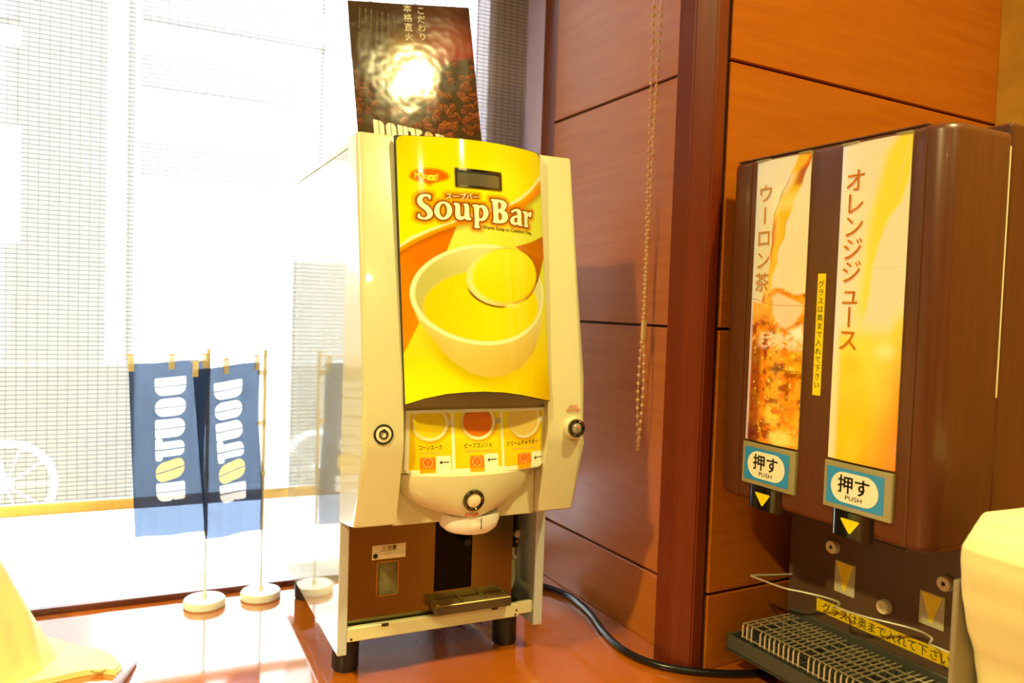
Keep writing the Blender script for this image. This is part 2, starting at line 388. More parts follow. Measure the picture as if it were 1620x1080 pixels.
# ------------------------------------------------------------------ window
wn = empty('window_1', (-0.6, 1.30, 0)); wn['kind'] = 'structure'
MB().box(-1.9, 0.655, 1.300, 1.313, -0.03, 0.0085, 0.0015, 1).build('sill', M['silldark'], wn)
MB().box(-1.9, 0.655, 1.3132, 1.43, -0.03, 0.0040, 0.001, 1).build('ledge', mat('white ledge', lin(236, 238, 238), .5, noise=.03), wn)
MB().box(0.580, 0.655, 1.345, 1.43, 0.0085, CEIL).build('frame', M['jamb'], wn)
MB().box(-1.9, -1.84, 1.36, 1.43, 0.0085, CEIL).build('frame', M['jamb'], wn)
def glassmat():
    m, N, L, p = newmat('window glass'); N.remove(p)
    t = N.new('ShaderNodeBsdfTransparent'); t.inputs[0].default_value = (.97, .985, .98, 1)
    g = N.new('ShaderNodeBsdfGlossy'); g.inputs['Roughness'].default_value = 0.02
    f = N.new('ShaderNodeFresnel'); f.inputs['IOR'].default_value = 1.45
    x = N.new('ShaderNodeMixShader'); L.new(f.outputs[0], x.inputs[0]); L.new(t.outputs[0], x.inputs[1]); L.new(g.outputs[0], x.inputs[2])
    L.new(x.outputs[0], N['Material Output'].inputs[0]); return m
M['glass'] = glassmat()
MB().box(-1.84, 0.580, 1.398, 1.404, 0.0085, CEIL).build('pane', M['glass'], wn)
struct('wall_window', MB().box(-4, -1.9, 1.30, 1.43, -.85, CEIL), M['plaster'])
struct('wall_window_base', MB().box(-1.9, 0.70, 1.30, 1.43, -.9, -0.03), M['plaster'])

# woven roller blind
def blindmat():
    m, N, L, p = newmat('woven blind'); N.remove(p)
    tc = N.new('ShaderNodeTexCoord'); sp = N.new('ShaderNodeSeparateXYZ'); L.new(tc.outputs['Object'], sp.inputs[0])
    nz = N.new('ShaderNodeTexNoise'); nz.inputs['Scale'].default_value = 9; L.new(tc.outputs['Object'], nz.inputs['Vector'])
    def math_(op, a, b=None, c=None):
        n = N.new('ShaderNodeMath'); n.operation = op
        for i, v in enumerate((a, b, c)):
            if v is None: continue
            if isinstance(v, (int, float)): n.inputs[i].default_value = v
            else: L.new(v, n.inputs[i])
        return n.outputs[0]
    zz = math_('ADD', sp.outputs['Z'], math_('MULTIPLY', nz.outputs['Fac'], 0.0016))
    lz = math_('LESS_THAN', math_('FRACT', math_('DIVIDE', zz, 0.0066)), 0.26)
    xx = math_('ADD', sp.outputs['X'], math_('MULTIPLY', nz.outputs['Fac'], 0.003))
    fx = math_('FRACT', math_('DIVIDE', xx, 0.0131))
    lx = math_('LESS_THAN', fx, 0.14)
    ln = math_('MAXIMUM', math_('MULTIPLY', lz, 0.9), math_('MULTIPLY', lx, 0.6))
    tr = N.new('ShaderNodeBsdfTransparent'); tl = N.new('ShaderNodeBsdfTranslucent'); df = N.new('ShaderNodeBsdfDiffuse')
    def two(c0, c1):
        mc = N.new('ShaderNodeMix'); mc.data_type = 'RGBA'; L.new(ln, mc.inputs[0]); mc.inputs[6].default_value = (*lin(c0), 1); mc.inputs[7].default_value = (*lin(c1), 1)
        return mc.outputs[2]
    L.new(two((118, 122, 126), (74, 74, 73)), tl.inputs[0]); L.new(two((222, 210, 156), (100, 92, 62)), df.inputs[0])
    a = N.new('ShaderNodeMixShader'); a.inputs[0].default_value = 0.68; L.new(tl.outputs[0], a.inputs[1]); L.new(df.outputs[0], a.inputs[2])
    k = math_('SUBTRACT', 0.45, math_('MULTIPLY', ln, 0.19))
    x = N.new('ShaderNodeMixShader'); L.new(k, x.inputs[0]); L.new(a.outputs[0], x.inputs[1]); L.new(tr.outputs[0], x.inputs[2])
    L.new(x.outputs[0], N['Material Output'].inputs[0]); return m
M['blind'] = blindmat()
bl = empty('window_blind', (-0.6, 1.332, 0.14))
mb = MB(); mb.bm.faces.new([mb.bm.verts.new(c) for c in ((-1.85, 1.332, .148), (0.640, 1.332, .148), (0.664, 1.332, CEIL-.03), (-1.85, 1.332, CEIL-.03))])
mb.build('fabric', M['blind'], bl)
M['bar'] = woodmat('pale bar', lin(226, 186, 110), lin(238, 200, 128), .45, (40, 3, 3))
mb = MB(); mb.box(-1.86, 0.640, 1.325, 1.339, 0.1395, 0.1560, 0.004, 3); mb.build('bottom_bar', M['bar'], bl, smooth=True)
mb = MB(); mb.tube([(-1.86, 1.345, CEIL-.035), (0.65, 1.345, CEIL-.035)], .022, 16); mb.build('roller', M['jamb'], bl, smooth=True)
tag(bl, 'translucent woven roller blind with pale wooden bottom bar in front of window', 'blind')

# bead chain of the blind, hanging in a loop in front of the wood panels
ch = empty('bead_chain', (0.6405, 0.905, 0.27))
M['bead'] = mat('pale beads', lin(226, 184, 124), .35, noise=.1)
n_b = 96
def strand(z): 
    u = (z-.275)/.62
    d = (.0060*math.sin(PI*min(u/.28, 1)) if u < .28 else 0)
    if u > .28: d = 0.0012+.0075*max(0, (u-.42)/.58)
    return d
bm = bmesh.new()
for sgn in (1, -1):
    path = []
    for i in range(n_b+90):
        z = .2755+i*.0116
        y = .9095+sgn*strand(z)*1.05-0.0058*(z-.28)
        if z > CEIL-.06: break
        path.append((.6402, y, z))
        bmesh.ops.create_icosphere(bm, subdivisions=2, radius=.0027, matrix=Matrix.Translation((.6402, y, z+(0 if sgn > 0 else .0052))))
    if sgn > 0: pa = path
    else: pb = path
me = bpy.data.meshes.new('beads'); bm.to_mesh(me); bm.free(); me.polygons.foreach_set('use_smooth', [True]*len(me.polygons))
o = link('beads', me, M['bead'], ch); o['kind'] = 'stuff'
MB().tube(pa[::2], .0006, 5).build('cord', M['bead'], ch); MB().tube(pb[::2], .0006, 5).build('cord', M['bead'], ch)
M['clear'] = mat('clear plastic', lin(225, 190, 130), .2, noise=.05)
MB().box(.6372, .6432, .9040, .9100, .4300, .4580, .001, 2).build('connector', M['clear'], ch)
tag(ch, 'thin hanging loop of pale beads in front of the wood panelled wall', 'bead chain')

# ------------------------------------------------------------------ outdoors, seen through blind and pane
M['paving'] = mat('pale paving', lin(226, 228, 230), .8, noise=.04, nscale=3)
M['facade'] = mat('pale facade', lin(98, 99, 100), .8, noise=.05, nscale=2)
M['facade2'] = mat('light facade', lin(122, 123, 124), .8)
M['farglass'] = mat('far window glass', lin(120, 135, 140), .12, spec=.8, noise=.05)
o = struct('pavement', MB().box(-14, 14, 1.5, 30, -1.0, -0.86), M['paving'])
bd = empty('building', (-1, 9, -.86))
Yb = 9.0
MB().box(-1.03, -0.28, Yb, Yb+.3, -.86, 8).build('column', M['facade'], bd)
MB().box(-0.11, -0.02, Yb+.1, Yb+.3, -.86, 8).build('column', M['facade'], bd)
MB().box(-9, -5.2, Yb, Yb+.4, -.86, 8).build('column', M['facade'], bd)
for z0, z1, x1 in ((3.40, 3.75, 3.2), (2.70, 3.02, 1.6), (1.75, 2.13, 1.4), (5.0, 5.5, 3.2)):
    MB().box(0.02, x1, Yb+.2, Yb+.5, z0, z1).build('floor_band', M['facade2'], bd)
for z0, z1 in ((-.86, .95), (2.15, 2.9), (3.15, 3.40)):
    MB().box(-5.2, -1.03, Yb+.2, Yb+.5, z0, z1).build('floor_band', M['facade2'], bd)
for x in (1.9, 2.45, 3.0):
    MB().box(x, x+.05, Yb+.3, Yb+.36, -.86, 8).build('mullion', M['facade'], bd)
gw = MB().box(-6, 0.0, 5.7, 5.85, -.86, 0.02, .01, 1).build('garden_wall', M['facade'])
tag(gw, 'low pale wall outside, seen through the lower part of the blind', 'wall')
M['bikewhite'] = mat('white bicycle paint', lin(240, 240, 240), .4); M['bikegrey'] = mat('pale grey rubber', lin(196, 200, 204), .7)
bk = empty('bicycle', (-1.05, 5.1, -.86))
def wheel(cx):
    w = MB().tube([(cx+.235*math.cos(2*PI*k/36), 5.1, -.61+.235*math.sin(2*PI*k/36)) for k in range(36)], .016, 8, closed=True).build('wheel', M['bikewhite'], bk, smooth=True)
    for k in range(10):
        a = 2*PI*k/10; MB().tube([(cx, 5.1, -.61), (cx+.225*math.cos(a), 5.1, -.61+.225*math.sin(a))], .0022, 5).build('spoke', M['bikegrey'], w)
    MB().tube([(cx, 5.04, -.61), (cx, 5.16, -.61)], .022, 10).build('hub', M['bikegrey'], w)
wheel(-.64); wheel(-1.55)
MB().tube([(-.64, 5.1, -.61), (-.74, 5.1, -.25), (-.80, 5.1, .02)], .014, 8).build('fork', M['bikegrey'], bk, smooth=True)
MB().tube([(-.75, 5.1, -.22), (-1.10, 5.1, -.55), (-1.22, 5.1, -.12)], .017, 8).build('frame', M['bikewhite'], bk)
MB().tube([(-1.10, 5.1, -.55), (-1.55, 5.1, -.61), (-1.19, 5.1, -.25)], .012, 8).build('rear_stay', M['bikewhite'], bk)
MB().tube([(-.79, 4.82, .05), (-.80, 5.1, .03), (-.79, 5.38, .05)], .013, 8).build('handlebar', M['bikegrey'], bk, smooth=True)
MB().lathe([(0, .04), (.07, .035), (.085, 0), (0, -.01)], (-1.24, 5.1, -.10), n=16).build('saddle', M['bikegrey'], bk, smooth=True)
tag(bk, 'pale small-wheeled bicycle parked outside the window, left of the flags', 'bicycle')
tag(bd, 'pale building across the street, washed out behind the blind', 'building')
# ------------------------------------------------------------------ soup machine
M['case'] = mat('silver cream casing', lin(214, 208, 166), 0.30, spec=.6, coat=.5, noise=.02)
M['sidewhite'] = mat('glossy white side', lin(196, 202, 206), 0.06, spec=1.0, coat=1.0)
M['black'] = mat('black plastic', lin(22, 20, 20), 0.45, noise=.15)
M['darkgap'] = mat('dark rubber', lin(40, 36, 26), 0.6)
M['steel'] = mat('mirror stainless', lin(136, 130, 96), 0.16, metal=1.0, noise=.03, nscale=8, bump=.01, bscale=30)
M['chrome'] = mat('chrome', lin(215, 212, 205), 0.10, metal=1.0)
M['darkchrome'] = mat('dark chrome', lin(95, 88, 74), 0.15, metal=1.0)
M['white'] = mat('white plastic', lin(240, 238, 230), 0.35)
M['ivory'] = mat('ivory plastic', lin(236, 228, 190), 0.4)
M['redprint'] = mat('orange red print', lin(226, 84, 20), 0.5)
M['blackprint'] = mat('black print', lin(28, 24, 16), 0.5)
M['creamprint'] = mat('cream print', lin(255, 248, 222), 0.30, coat=.3)
M['panelprint'] = paintmat('soup picture', 0.09, coat=0.0, spec=.6)
M['cardprint'] = paintmat('menu print', 0.35, coat=.2)

XL, XR, YF = 0.2247, 0.5049, 0.926
sm = empty('soup_dispenser', (0.365, 1.10, 0))
P = lambda mb, name, m, par=sm, **k: mb.build(name, m, par, **k)
# cabinet
P(MB().box(XL, XL+.0118, YF, 1.281, 0.0395, 0.6500, .0012, 2), 'side_panel', M['sidewhite'])
P(MB().box(XR-.0135, XR, YF, 1.281, 0.0390, 0.6500, .0012, 2), 'side_panel', M['sidewhite'])
P(MB().box(XL+.0005, XR-.0005, .932, 1.282, 0.6515, 0.6590, .0015, 2), 'top_cover', M['case'])
P(MB().box(XL+.012, XR-.014, 1.268, 1.280, 0.056, 0.6505), 'back_panel', M['case'])
P(MB().box(XL+.0119, XR-.0136, .934, 1.267, 0.0556, 0.0590), 'bottom_pan', M['steel'])
P(MB().box(XL+.0119, XR-.0136, .9345, 1.267, .0546, .0555), 'underside', M['black'])
for fx, fy in ((.2478, .9775), (.4730, .9775), (.2478, 1.240), (.4730, 1.240)):
    P(MB().lathe([(0, 0), (.0155, 0), (.0172, .003), (.0172, .0470)], (fx, fy, 0)), 'foot', M['black'], smooth=True)
# base rail with its two notches and rivets
mb = MB(); mb.box(XL+.0119, .4690, YF, .934, .0550, .0722, .0008, 1); P(mb, 'base_rail', M['case'])
P(MB().box(.4690, XR-.0136, .930, .936, .0562, .0722, .0006, 1), 'rail_end', M['case'])
for x in (.2795, .4290): P(MB().box(x, x+.0085, .9253, .9262, .0690, .0726), 'notch', M['darkgap'])
for x, z in ((.2415, .0585), (.4655, .0640), (.4640, .0580)):
    P(MB().lathe([(0, .0006), (.0014, .0006), (.0014, 0)], (x, YF, z), (0, -1, 0), 12), 'rivet', M['darkchrome'])

# recess: mirror plate with a slot and a small window, drip platform in front
def plate(x0, x1, z0, z1, holes, y, th):
    xs = sorted({x0, x1, *[h[0] for h in holes], *[h[1] for h in holes]}); zs = sorted({z0, z1, *[h[2] for h in holes], *[h[3] for h in holes]})
    mb = MB()
    V = {}
    g = lambda i, k: V.setdefault((i, k), mb.bm.verts.new((xs[i], y, zs[k])))
    for i in range(len(xs)-1):
        for k in range(len(zs)-1):
            cx, cz = (xs[i]+xs[i+1])/2, (zs[k]+zs[k+1])/2
            if any(h[0] < cx < h[1] and h[2] < cz < h[3] for h in holes): continue
            mb.bm.faces.new((g(i, k), g(i+1, k), g(i+1, k+1), g(i, k+1)))
    r = bmesh.ops.extrude_face_region(mb.bm, geom=mb.bm.faces[:])
    bmesh.ops.translate(mb.bm, vec=(0, th, 0), verts=[v for v in r['geom'] if isinstance(v, bmesh.types.BMVert)])
    return mb
YP = .9380
sc_ = lambda v: v*YP
zc_ = lambda z: .468-(.468-z)*YP
slot = (sc_(.3743), sc_(.4299), zc_(.0752), .205); wind = (sc_(.2936), sc_(.3219), zc_(.0800), zc_(.1244))
P(plate(XL+.0120, .4929*YP, .0600, .2110, [slot, wind], YP, .0015), 'mirror_plate', M['steel'])
P(MB().box(slot[0]-.003, slot[1]+.003, YP+.0016, YP+.0026, slot[2]-.002, .211), 'slot_dark', mat('slot shade', lin(10, 8, 7), .25, spec=.15))  # near-black sheet stands in for the shaded depth of the slot
P(MB().lathe([(0, .012), (.005, .012), (.0055, 0)], (slot[1]-.011, YP+.0010, zc_(.142)), (0, -1, 0), 16), 'nozzle', M['black'], smooth=True)
P(MB().box(wind[0]-.001, wind[1]+.001, YP+.0016, YP+.004, wind[2]-.001, wind[3]+.001), 'sight_glass', mat('murky sight glass', lin(110, 108, 70), .12, noise=.8, nscale=70, bump=.3, bscale=90))
mb = MB()
fr = [wind[0]-.001, wind[1]+.001, wind[2]-.001, wind[3]+.001]
for b in ((fr[0], fr[0]+.0012, fr[2], fr[3]), (fr[1]-.0012, fr[1], fr[2], fr[3]), (fr[0], fr[1], fr[2], fr[2]+.0012), (fr[0], fr[1], fr[3]-.0012, fr[3])):
    mb.box(b[0], b[1], YP-.0008, YP+.0004, b[2], b[3])
P(mb, 'sight_glass_frame', M['chrome'])
pf = MB(); pf.box(.3466, .4515, .9150, YP-.0002, .0762, .0884, .0008, 1)
P(pf, 'drip_platform', mat('brushed stainless', lin(176, 158, 104), .34, metal=.75, noise=.06, nscale=30))
P(MB().box(.3467, .4514, .9143, .9149, .0763, .0868), 'platform_lip', mat('dull dark steel', lin(92, 78, 56), .4, metal=.5, noise=.05), bpy.data.objects['drip_platform'])
for x in (.3490, .3850, .4170, .4490):
    P(MB().box(x-.0024, x+.0024, .9154, YP-.0003, .0882, .0900, .0006, 2), 'rib', M['chrome'], bpy.data.objects['drip_platform'])
# caution label on the plate
lx0, lx1, lz0, lz1 = sc_(.2860), sc_(.3322), zc_(.1288), zc_(.1480)
lb = P(MB().box(lx0, lx1, YP-.0008, YP-.0001, lz0, lz1, .0002, 1), 'caution_label', M['ivory'])
fl = lambda a, b: (a, YP-.0011, b)
place('lettering', text2d('⚠注意', .0066, .00006, 'CENTER'), lambda a, b: fl(sc_(.3085)+a, zc_(.1408)+b), M['blackprint'], lb)
place('lettering', text2d('ケースを外してください', .0032, 0, 'LEFT'), lambda a, b: fl(sc_(.2955)+a, zc_(.1345)+b), M['blackprint'], lb)
place('symbol', poly2d([ellipse(sc_(.2905), zc_(.1338), .0032, .0032)]), fl, M['blackprint'], lb)
place('rule', poly2d([rrect(lx0+.001, lx1-.001, zc_(.1388), zc_(.1391), 0)]), fl, M['blackprint'], lb)
# right hand service channel: pipe, knobs, hose, bracket
P(MB().box(.4600, XR-.0137, 1.0300, 1.0400, .0562, .2060), 'channel_back', M['case'])
P(MB().tube([(.4905, .985, .206), (.4908, .985, .158)], .0042, 12), 'pipe', M['black'], smooth=True)
P(MB().box(.4850, .4960, .982, .988, .1300, .1580, .001, 2), 'bracket', M['black'])
P(MB().lathe([(0, .007), (.0052, .006), (.0056, 0)], (.4893, .9820, .1508), (0, -1, 0), 20), 'knob', M['ivory'], smooth=True)
P(MB().lathe([(0, .006), (.0022, .0052), (.0034, .003), (.0036, 0)], (.4888, .9820, .1408), (0, -1, 0), 16), 'valve', M['chrome'], smooth=True)
P(MB().box(.4842, .4900, .985, .987, .0845, .1325, .0006, 1), 'bracket', M['ivory'])
pts = [Vector(p) for p in ((.4900, .990, .113), (.4905, .989, .104), (.4895, .987, .094), (.4865, .984, .083), (.4810, .980, .0755), (.4755, .978, .0725))]
P(MB().tube(pts, .0043, 12), 'hose', M['ivory'], smooth=True)
P(MB().tube([(.4850, .984, .1165), (.4912, .984, .1165)], .0034, 10), 'hose_clip', M['ivory'], smooth=True)
# door casing: two pillars, the body between them, lower plate
prof = [(.930, .6630), (.8900, .6630), (.8885, .6610), (.8400, .3840), (.8322, .3160), (.8330, .3050), (.8532, .2178), (.8560, .2160), (.9175, .2060), (.930, .2050)]
def pillar(x0, x1, outer, name):
    mb = MB(); mb.prism([(y, z) for y, z in prof], lambda y, z, t: (t, y, z), x0, x1)
    sel = [e for e in mb.bm.edges if all(abs(v.co.x-outer) < 1e-6 and v.co.y < .905 for v in e.verts)]
    bmesh.ops.bevel(mb.bm, geom=sel, offset=.0065, segments=4, affect='EDGES', profile=.5)
    return P(mb, name, M['case'], smooth=True)
pillar(XL-.0003, .2708, XL-.0003, 'door_pillar'); pillar(.4538, XR+.0003, XR+.0003, 'door_pillar')
P(MB().box(.2708, .4538, .8780, .930, .3520, .6620, .001, 1), 'door_body', M['case'])
P(MB().box(.2708, .4538, .8640, .930, .2120, .3520, .001, 1), 'lower_plate', M['case'])
# curved picture panel
def PSv(u, v, off=0.0):
    xl = .2710-.0056*v; xr = .4547-.0033*v
    return xl+(xr-xl)*u, .833+.045*v-.028*(1-(2*u-1)**2)-off, .3550+.3065*v
def PS(a, b, off=.0006):
    return PSv(a/185.0, b/306.5, off)
ARCH = [(-1, 0.4), (0, .9), (20, 8.5), (42.8, 14.1), (64, 16.3), (85.5, 17.0), (110, 15.6), (135.9, 11.7), (160, 6.6), (183.9, 1.6), (186, 1.2)]
ax_, ab_ = [p[0] for p in ARCH], [p[1] for p in ARCH]
# slab behind the print
mb = MB(); nu = 32
def slab(off, lift):
    rows = []
    for j in range(13):
        rows.append([])
        for i in range(nu+1):
            a = 185*i/nu; b0 = float(np.interp(a, ax_, ab_))-lift; b = b0+(306.5-b0)*j/12
            rows[-1].append(mb.bm.verts.new(PS(a, b, off)))
    return rows
F_, B_ = slab(0, 0), slab(-.0065, 0)
for R_, fl_ in ((F_, 0), (B_, 1)):
    for j in range(12):
        for i in range(nu):
            q = (R_[j][i], R_[j][i+1], R_[j+1][i+1], R_[j+1][i]); mb.bm.faces.new(q[::-1] if fl_ else q)
loop = lambda R_: [R_[0][i] for i in range(nu+1)]+[R_[j][nu] for j in range(1, 13)]+[R_[12][i] for i in range(nu-1, -1, -1)]+[R_[j][0] for j in range(11, 0, -1)]
f, b = loop(F_), loop(B_)
for i in range(len(f)): mb.bm.faces.new((f[i], b[i], b[(i+1) % len(f)], f[(i+1) % len(f)]))
pn = P(mb, 'picture_panel', M['darkgap'], smooth=True)
# the printed picture: soup bowl, ladle, sweeping bands, glow round the lettering
def soup_picture(A, B):
    f1 = fbm(A/22, B/22, 3)
    t = sst(B, 180, 306)
    c = grad(nlin((255, 238, 0)), nlin((255, 226, 0)), t*.8+.2*f1)
    c = over(c, nlin((255, 250, 30)), sst(np.hypot((A-120)/70, (B-255)/45), 1.0, .2)*.7)
    c = over(c, nlin((240, 200, 0)), sst(A, 40, 0)*sst(B, 250, 306)*.6)
    s0 = np.interp(A, [p[0] for p in SW0], [p[1] for p in SW0]); s1 = np.interp(A, [p[0] for p in SW1], [p[1] for p in SW1]); s2 = np.interp(A, [p[0] for p in SW2], [p[1] for p in SW2])
    low = sst(B, s2+.6, s2-.6)
    g = grad(nlin((255, 214, 0)), nlin((240, 236, 80)), sst(B, 20, 170))
    g = over(g, nlin((255, 238, 20)), sst(B, 70, 20)*sst(A, 120, 20))
    g = over(g, nlin((236, 176, 0)), sst(A, 130, 190)*sst(B, 60, 0)*.9)
    g = over(g, nlin((248, 240, 120)), sst(np.abs(A-75), 34, 4)*sst(B, 150, 200)*.6)
    OR = [(61.1, 204.2), (56, 192), (50.1, 177.9), (36, 135), (16.1, 90.7), (3.7, 64.4), (-3, 50), (-3, 210)]
    om = sst(sdpoly(A, B, OR), 1.0, -1.0)
    oc = grad(nlin((255, 150, 0)), nlin((228, 106, 0)), sst(B, 60, 190)*.5+f1*.5)
    g = over(g, oc, om)
    g = over(g, nlin((150, 70, 0)), sst(B, s2-9, s2)*.55)                 # printed soft edge under the band
    # soft printed shade below the bowl
    bd_ = sdpoly(A, B, BOWL)
    sh = sst(bd_, 17, 0)*sst(B, 110, 40)*sst(A, 190, 60)
    g = over(g, nlin((196, 168, 0)), sh*.75)
    c = over(c, g, low)
    band = sst(B, s2-.6, s2+.6)*sst(B, s1+.6, s1-.6)
    c = over(c, grad(nlin((255, 178, 0)), nlin((246, 140, 0)), sst(B, s1, s2)), band)
    cream = sst(B, s1-.6, s1+.6)*sst(B, s0+.6, s0-.6)
    c = over(c, nlin((255, 246, 200)), cream)
    # bowl
    rim = eld(A, B, 95, 127.9, 86, 57.5, .06)
    body = np.minimum(rim, bd_)
    bc = grad(nlin((244, 222, 150)), nlin((226, 182, 70)), sst(B, 110, 35)*.8+sst(A, 70, 185)*.35*sst(B, 120, 60))
    bc = over(bc, nlin((200, 160, 40)), sst(A, 60, 20)*sst(B, 110, 60)*.6)
    c = over(c, bc, sst(body, .6, -.6))
    c = over(c, nlin((255, 248, 214)), sst(rim, .6, -.4))
    inner = eld(A, B, 95.5, 128.3, 81.5, 53.6, .06)
    iw = grad(nlin((206, 192, 118)), nlin((240, 230, 176)), sst(A, 20, 150))
    iw = over(iw, nlin((250, 238, 180)), sst(B, 150, 190)*.6)
    c = over(c, iw, sst(inner, .6, -.6))
    soup = eld(A, B, 95.5, 113.5, 73.5, 42.5, .05)
    sc = grad(nlin((255, 206, 8)), nlin((255, 232, 14)), sst(A, 20, 110)*.8+.2*f1)
    c = over(c, sc, sst(np.maximum(soup, inner), 1.2, -1.2))
    # ladle
    hd = sdpoly(A, B, SPOON_HANDLE)
    hc = grad(nlin((222, 128, 14)), nlin((186, 88, 4)), fbm(A/30+B/8, B/30, 9))
    c = over(c, hc, sst(hd, .6, -.6))
    c = over(c, nlin((120, 62, 0)), sst(np.abs(hd), 1.4, .3)*sst(A, 145, 165)*sst(B, 175, 150)*.8)
    sp = eld(A, B, 119.3, 149.5, 50.0, 34.0, .17)
    c = over(c, nlin((110, 52, 0)), sst(np.abs(sp-.6), 1.9, .5)*sst(B, 152, 136)*sst(A, 68, 76)*sst(A, 124, 112))
    c = over(c, nlin((150, 76, 0)), sst(np.abs(sp), 2.2, .5)*sst(A, 140, 150)*sst(B, 118, 126)*.8)
    c = over(c, grad(nlin((246, 232, 160)), nlin((226, 160, 40)), sst(A, 80, 150)), sst(sp, .4, -.6))
    si = eld(A, B, 122.5, 151.0, 45.5, 31.0, .17)
    c = over(c, grad(nlin((255, 226, 0)), nlin((255, 238, 40)), sst(B, 125, 175)), sst(si, 2.2, -1.5))
    c = over(c, nlin((250, 236, 120)), sst(np.hypot((A-128)/14, (B-116)/4), 1.1, .3)*.9)
    # glow round the lettering
    dl = np.full(A.shape, 1e9); m = (B > 195) & (B < 250)
    am, bm_ = A[m], B[m]; d = np.full(am.shape, 1e9)
    for polys in LETTERS.values():
        for q in polys: d = np.minimum(d, pdist(am, bm_, q))
    for i in range(5):
        d = np.minimum(d, np.hypot(np.maximum(np.abs(am-(53.5+7.8*i))-3.4, 0), np.maximum(np.abs(bm_-(238.4+.4*i))-2.0, 0))+1.4)
    dl[m] = d
    c = over(c, nlin((226, 120, 0)), sst(dl, 8.0, 1.5)*.8); c = over(c, nlin((150, 62, 0)), sst(dl, 3.0, .6)*.95)
    # round badge behind the brand word
    lg = sdpoly(A, B, LOGO)
    c = over(c, nlin((252, 178, 0)), sst(lg, .5, -.3)); c = over(c, nlin((246, 108, 0)), sst(lg, -1.2, -2.6))
    return c
na, nb = 240, 395
A, B = np.meshgrid(np.linspace(.6, 184.4, na), np.linspace(0, 306, nb))
arch = np.interp(A, ax_, ab_)
B = arch+1.2+(306-arch-1.2)*(B/306)
rc = 5.0       # rounded top corners
mask = ~((B > 306-rc) & ((A < .6+rc) & (np.hypot(A-.6-rc, B-306+rc) > rc) | (A > 184.4-rc) & (np.hypot(A-184.4+rc, B-306+rc) > rc)))
painted('soup_picture', lambda a, b: PSv(a/185, b/306.5, .0005), A, B, np.clip(soup_picture(A, B)*np.array((.84, .97, .84)), 0, .9), M['panelprint'], pn, mask=mask)
on = lambda off: (lambda a, b: PS(a, b, off))
for k, polys in LETTERS.items():
    place('lettering', poly2d([chaikin(q, 2) for q in polys]), on(.0010), M['creamprint'], pn, cut=6)
place('lettering', text2d('スープバー', 8.0, .12, 'LEFT', xs=.98), lambda a, b: PS(49.5+a, 235.0+b+.045*a, .0010), M['creamprint'], pn, cut=6)
M['tagprint'] = mat('pale brown print', lin(206, 150, 70), .4)
place('lettering', text2d('Warm Soup to Comfort You.', 6.1, .09, 'LEFT', xs=.98), lambda a, b: PS(91.6+a, 203.6+b-.015*a, .0010), M['blackprint'] if 0 else mat('brown print', lin(150, 78, 8), .4), pn, cut=6)
place('lettering', text2d('Maggi', 9.2, .34, 'LEFT', xs=1.28, spacing=.96), lambda a, b: PS(17.0+a, 257.3+b, .0010), mat('yellow print', lin(255, 238, 40), .3), pn, cut=6)
# display
dx = (61.4, 118.5, 250.9, 271.0)
D_ = lambda n, pts, m, off: place(n, poly2d([pts]), on(off), m, pn, cut=5)
fr_ = poly2d([rrect(60.8, 119.2, 250.0, 271.8, .8), rrect(63.2, 116.6, 252.2, 269.2, .4)])
place('display_frame', fr_, on(.0018), M['darkchrome'], pn, cut=5)
D_('display', rrect(62.6, 117.6, 251.6, 270.4, .4), mat('grey display', lin(96, 92, 74), .06, spec=.9), .0009)
D_('display_shade', rrect(62.6, 117.6, 267.2, 270.4, .2), M['black'], .0013)

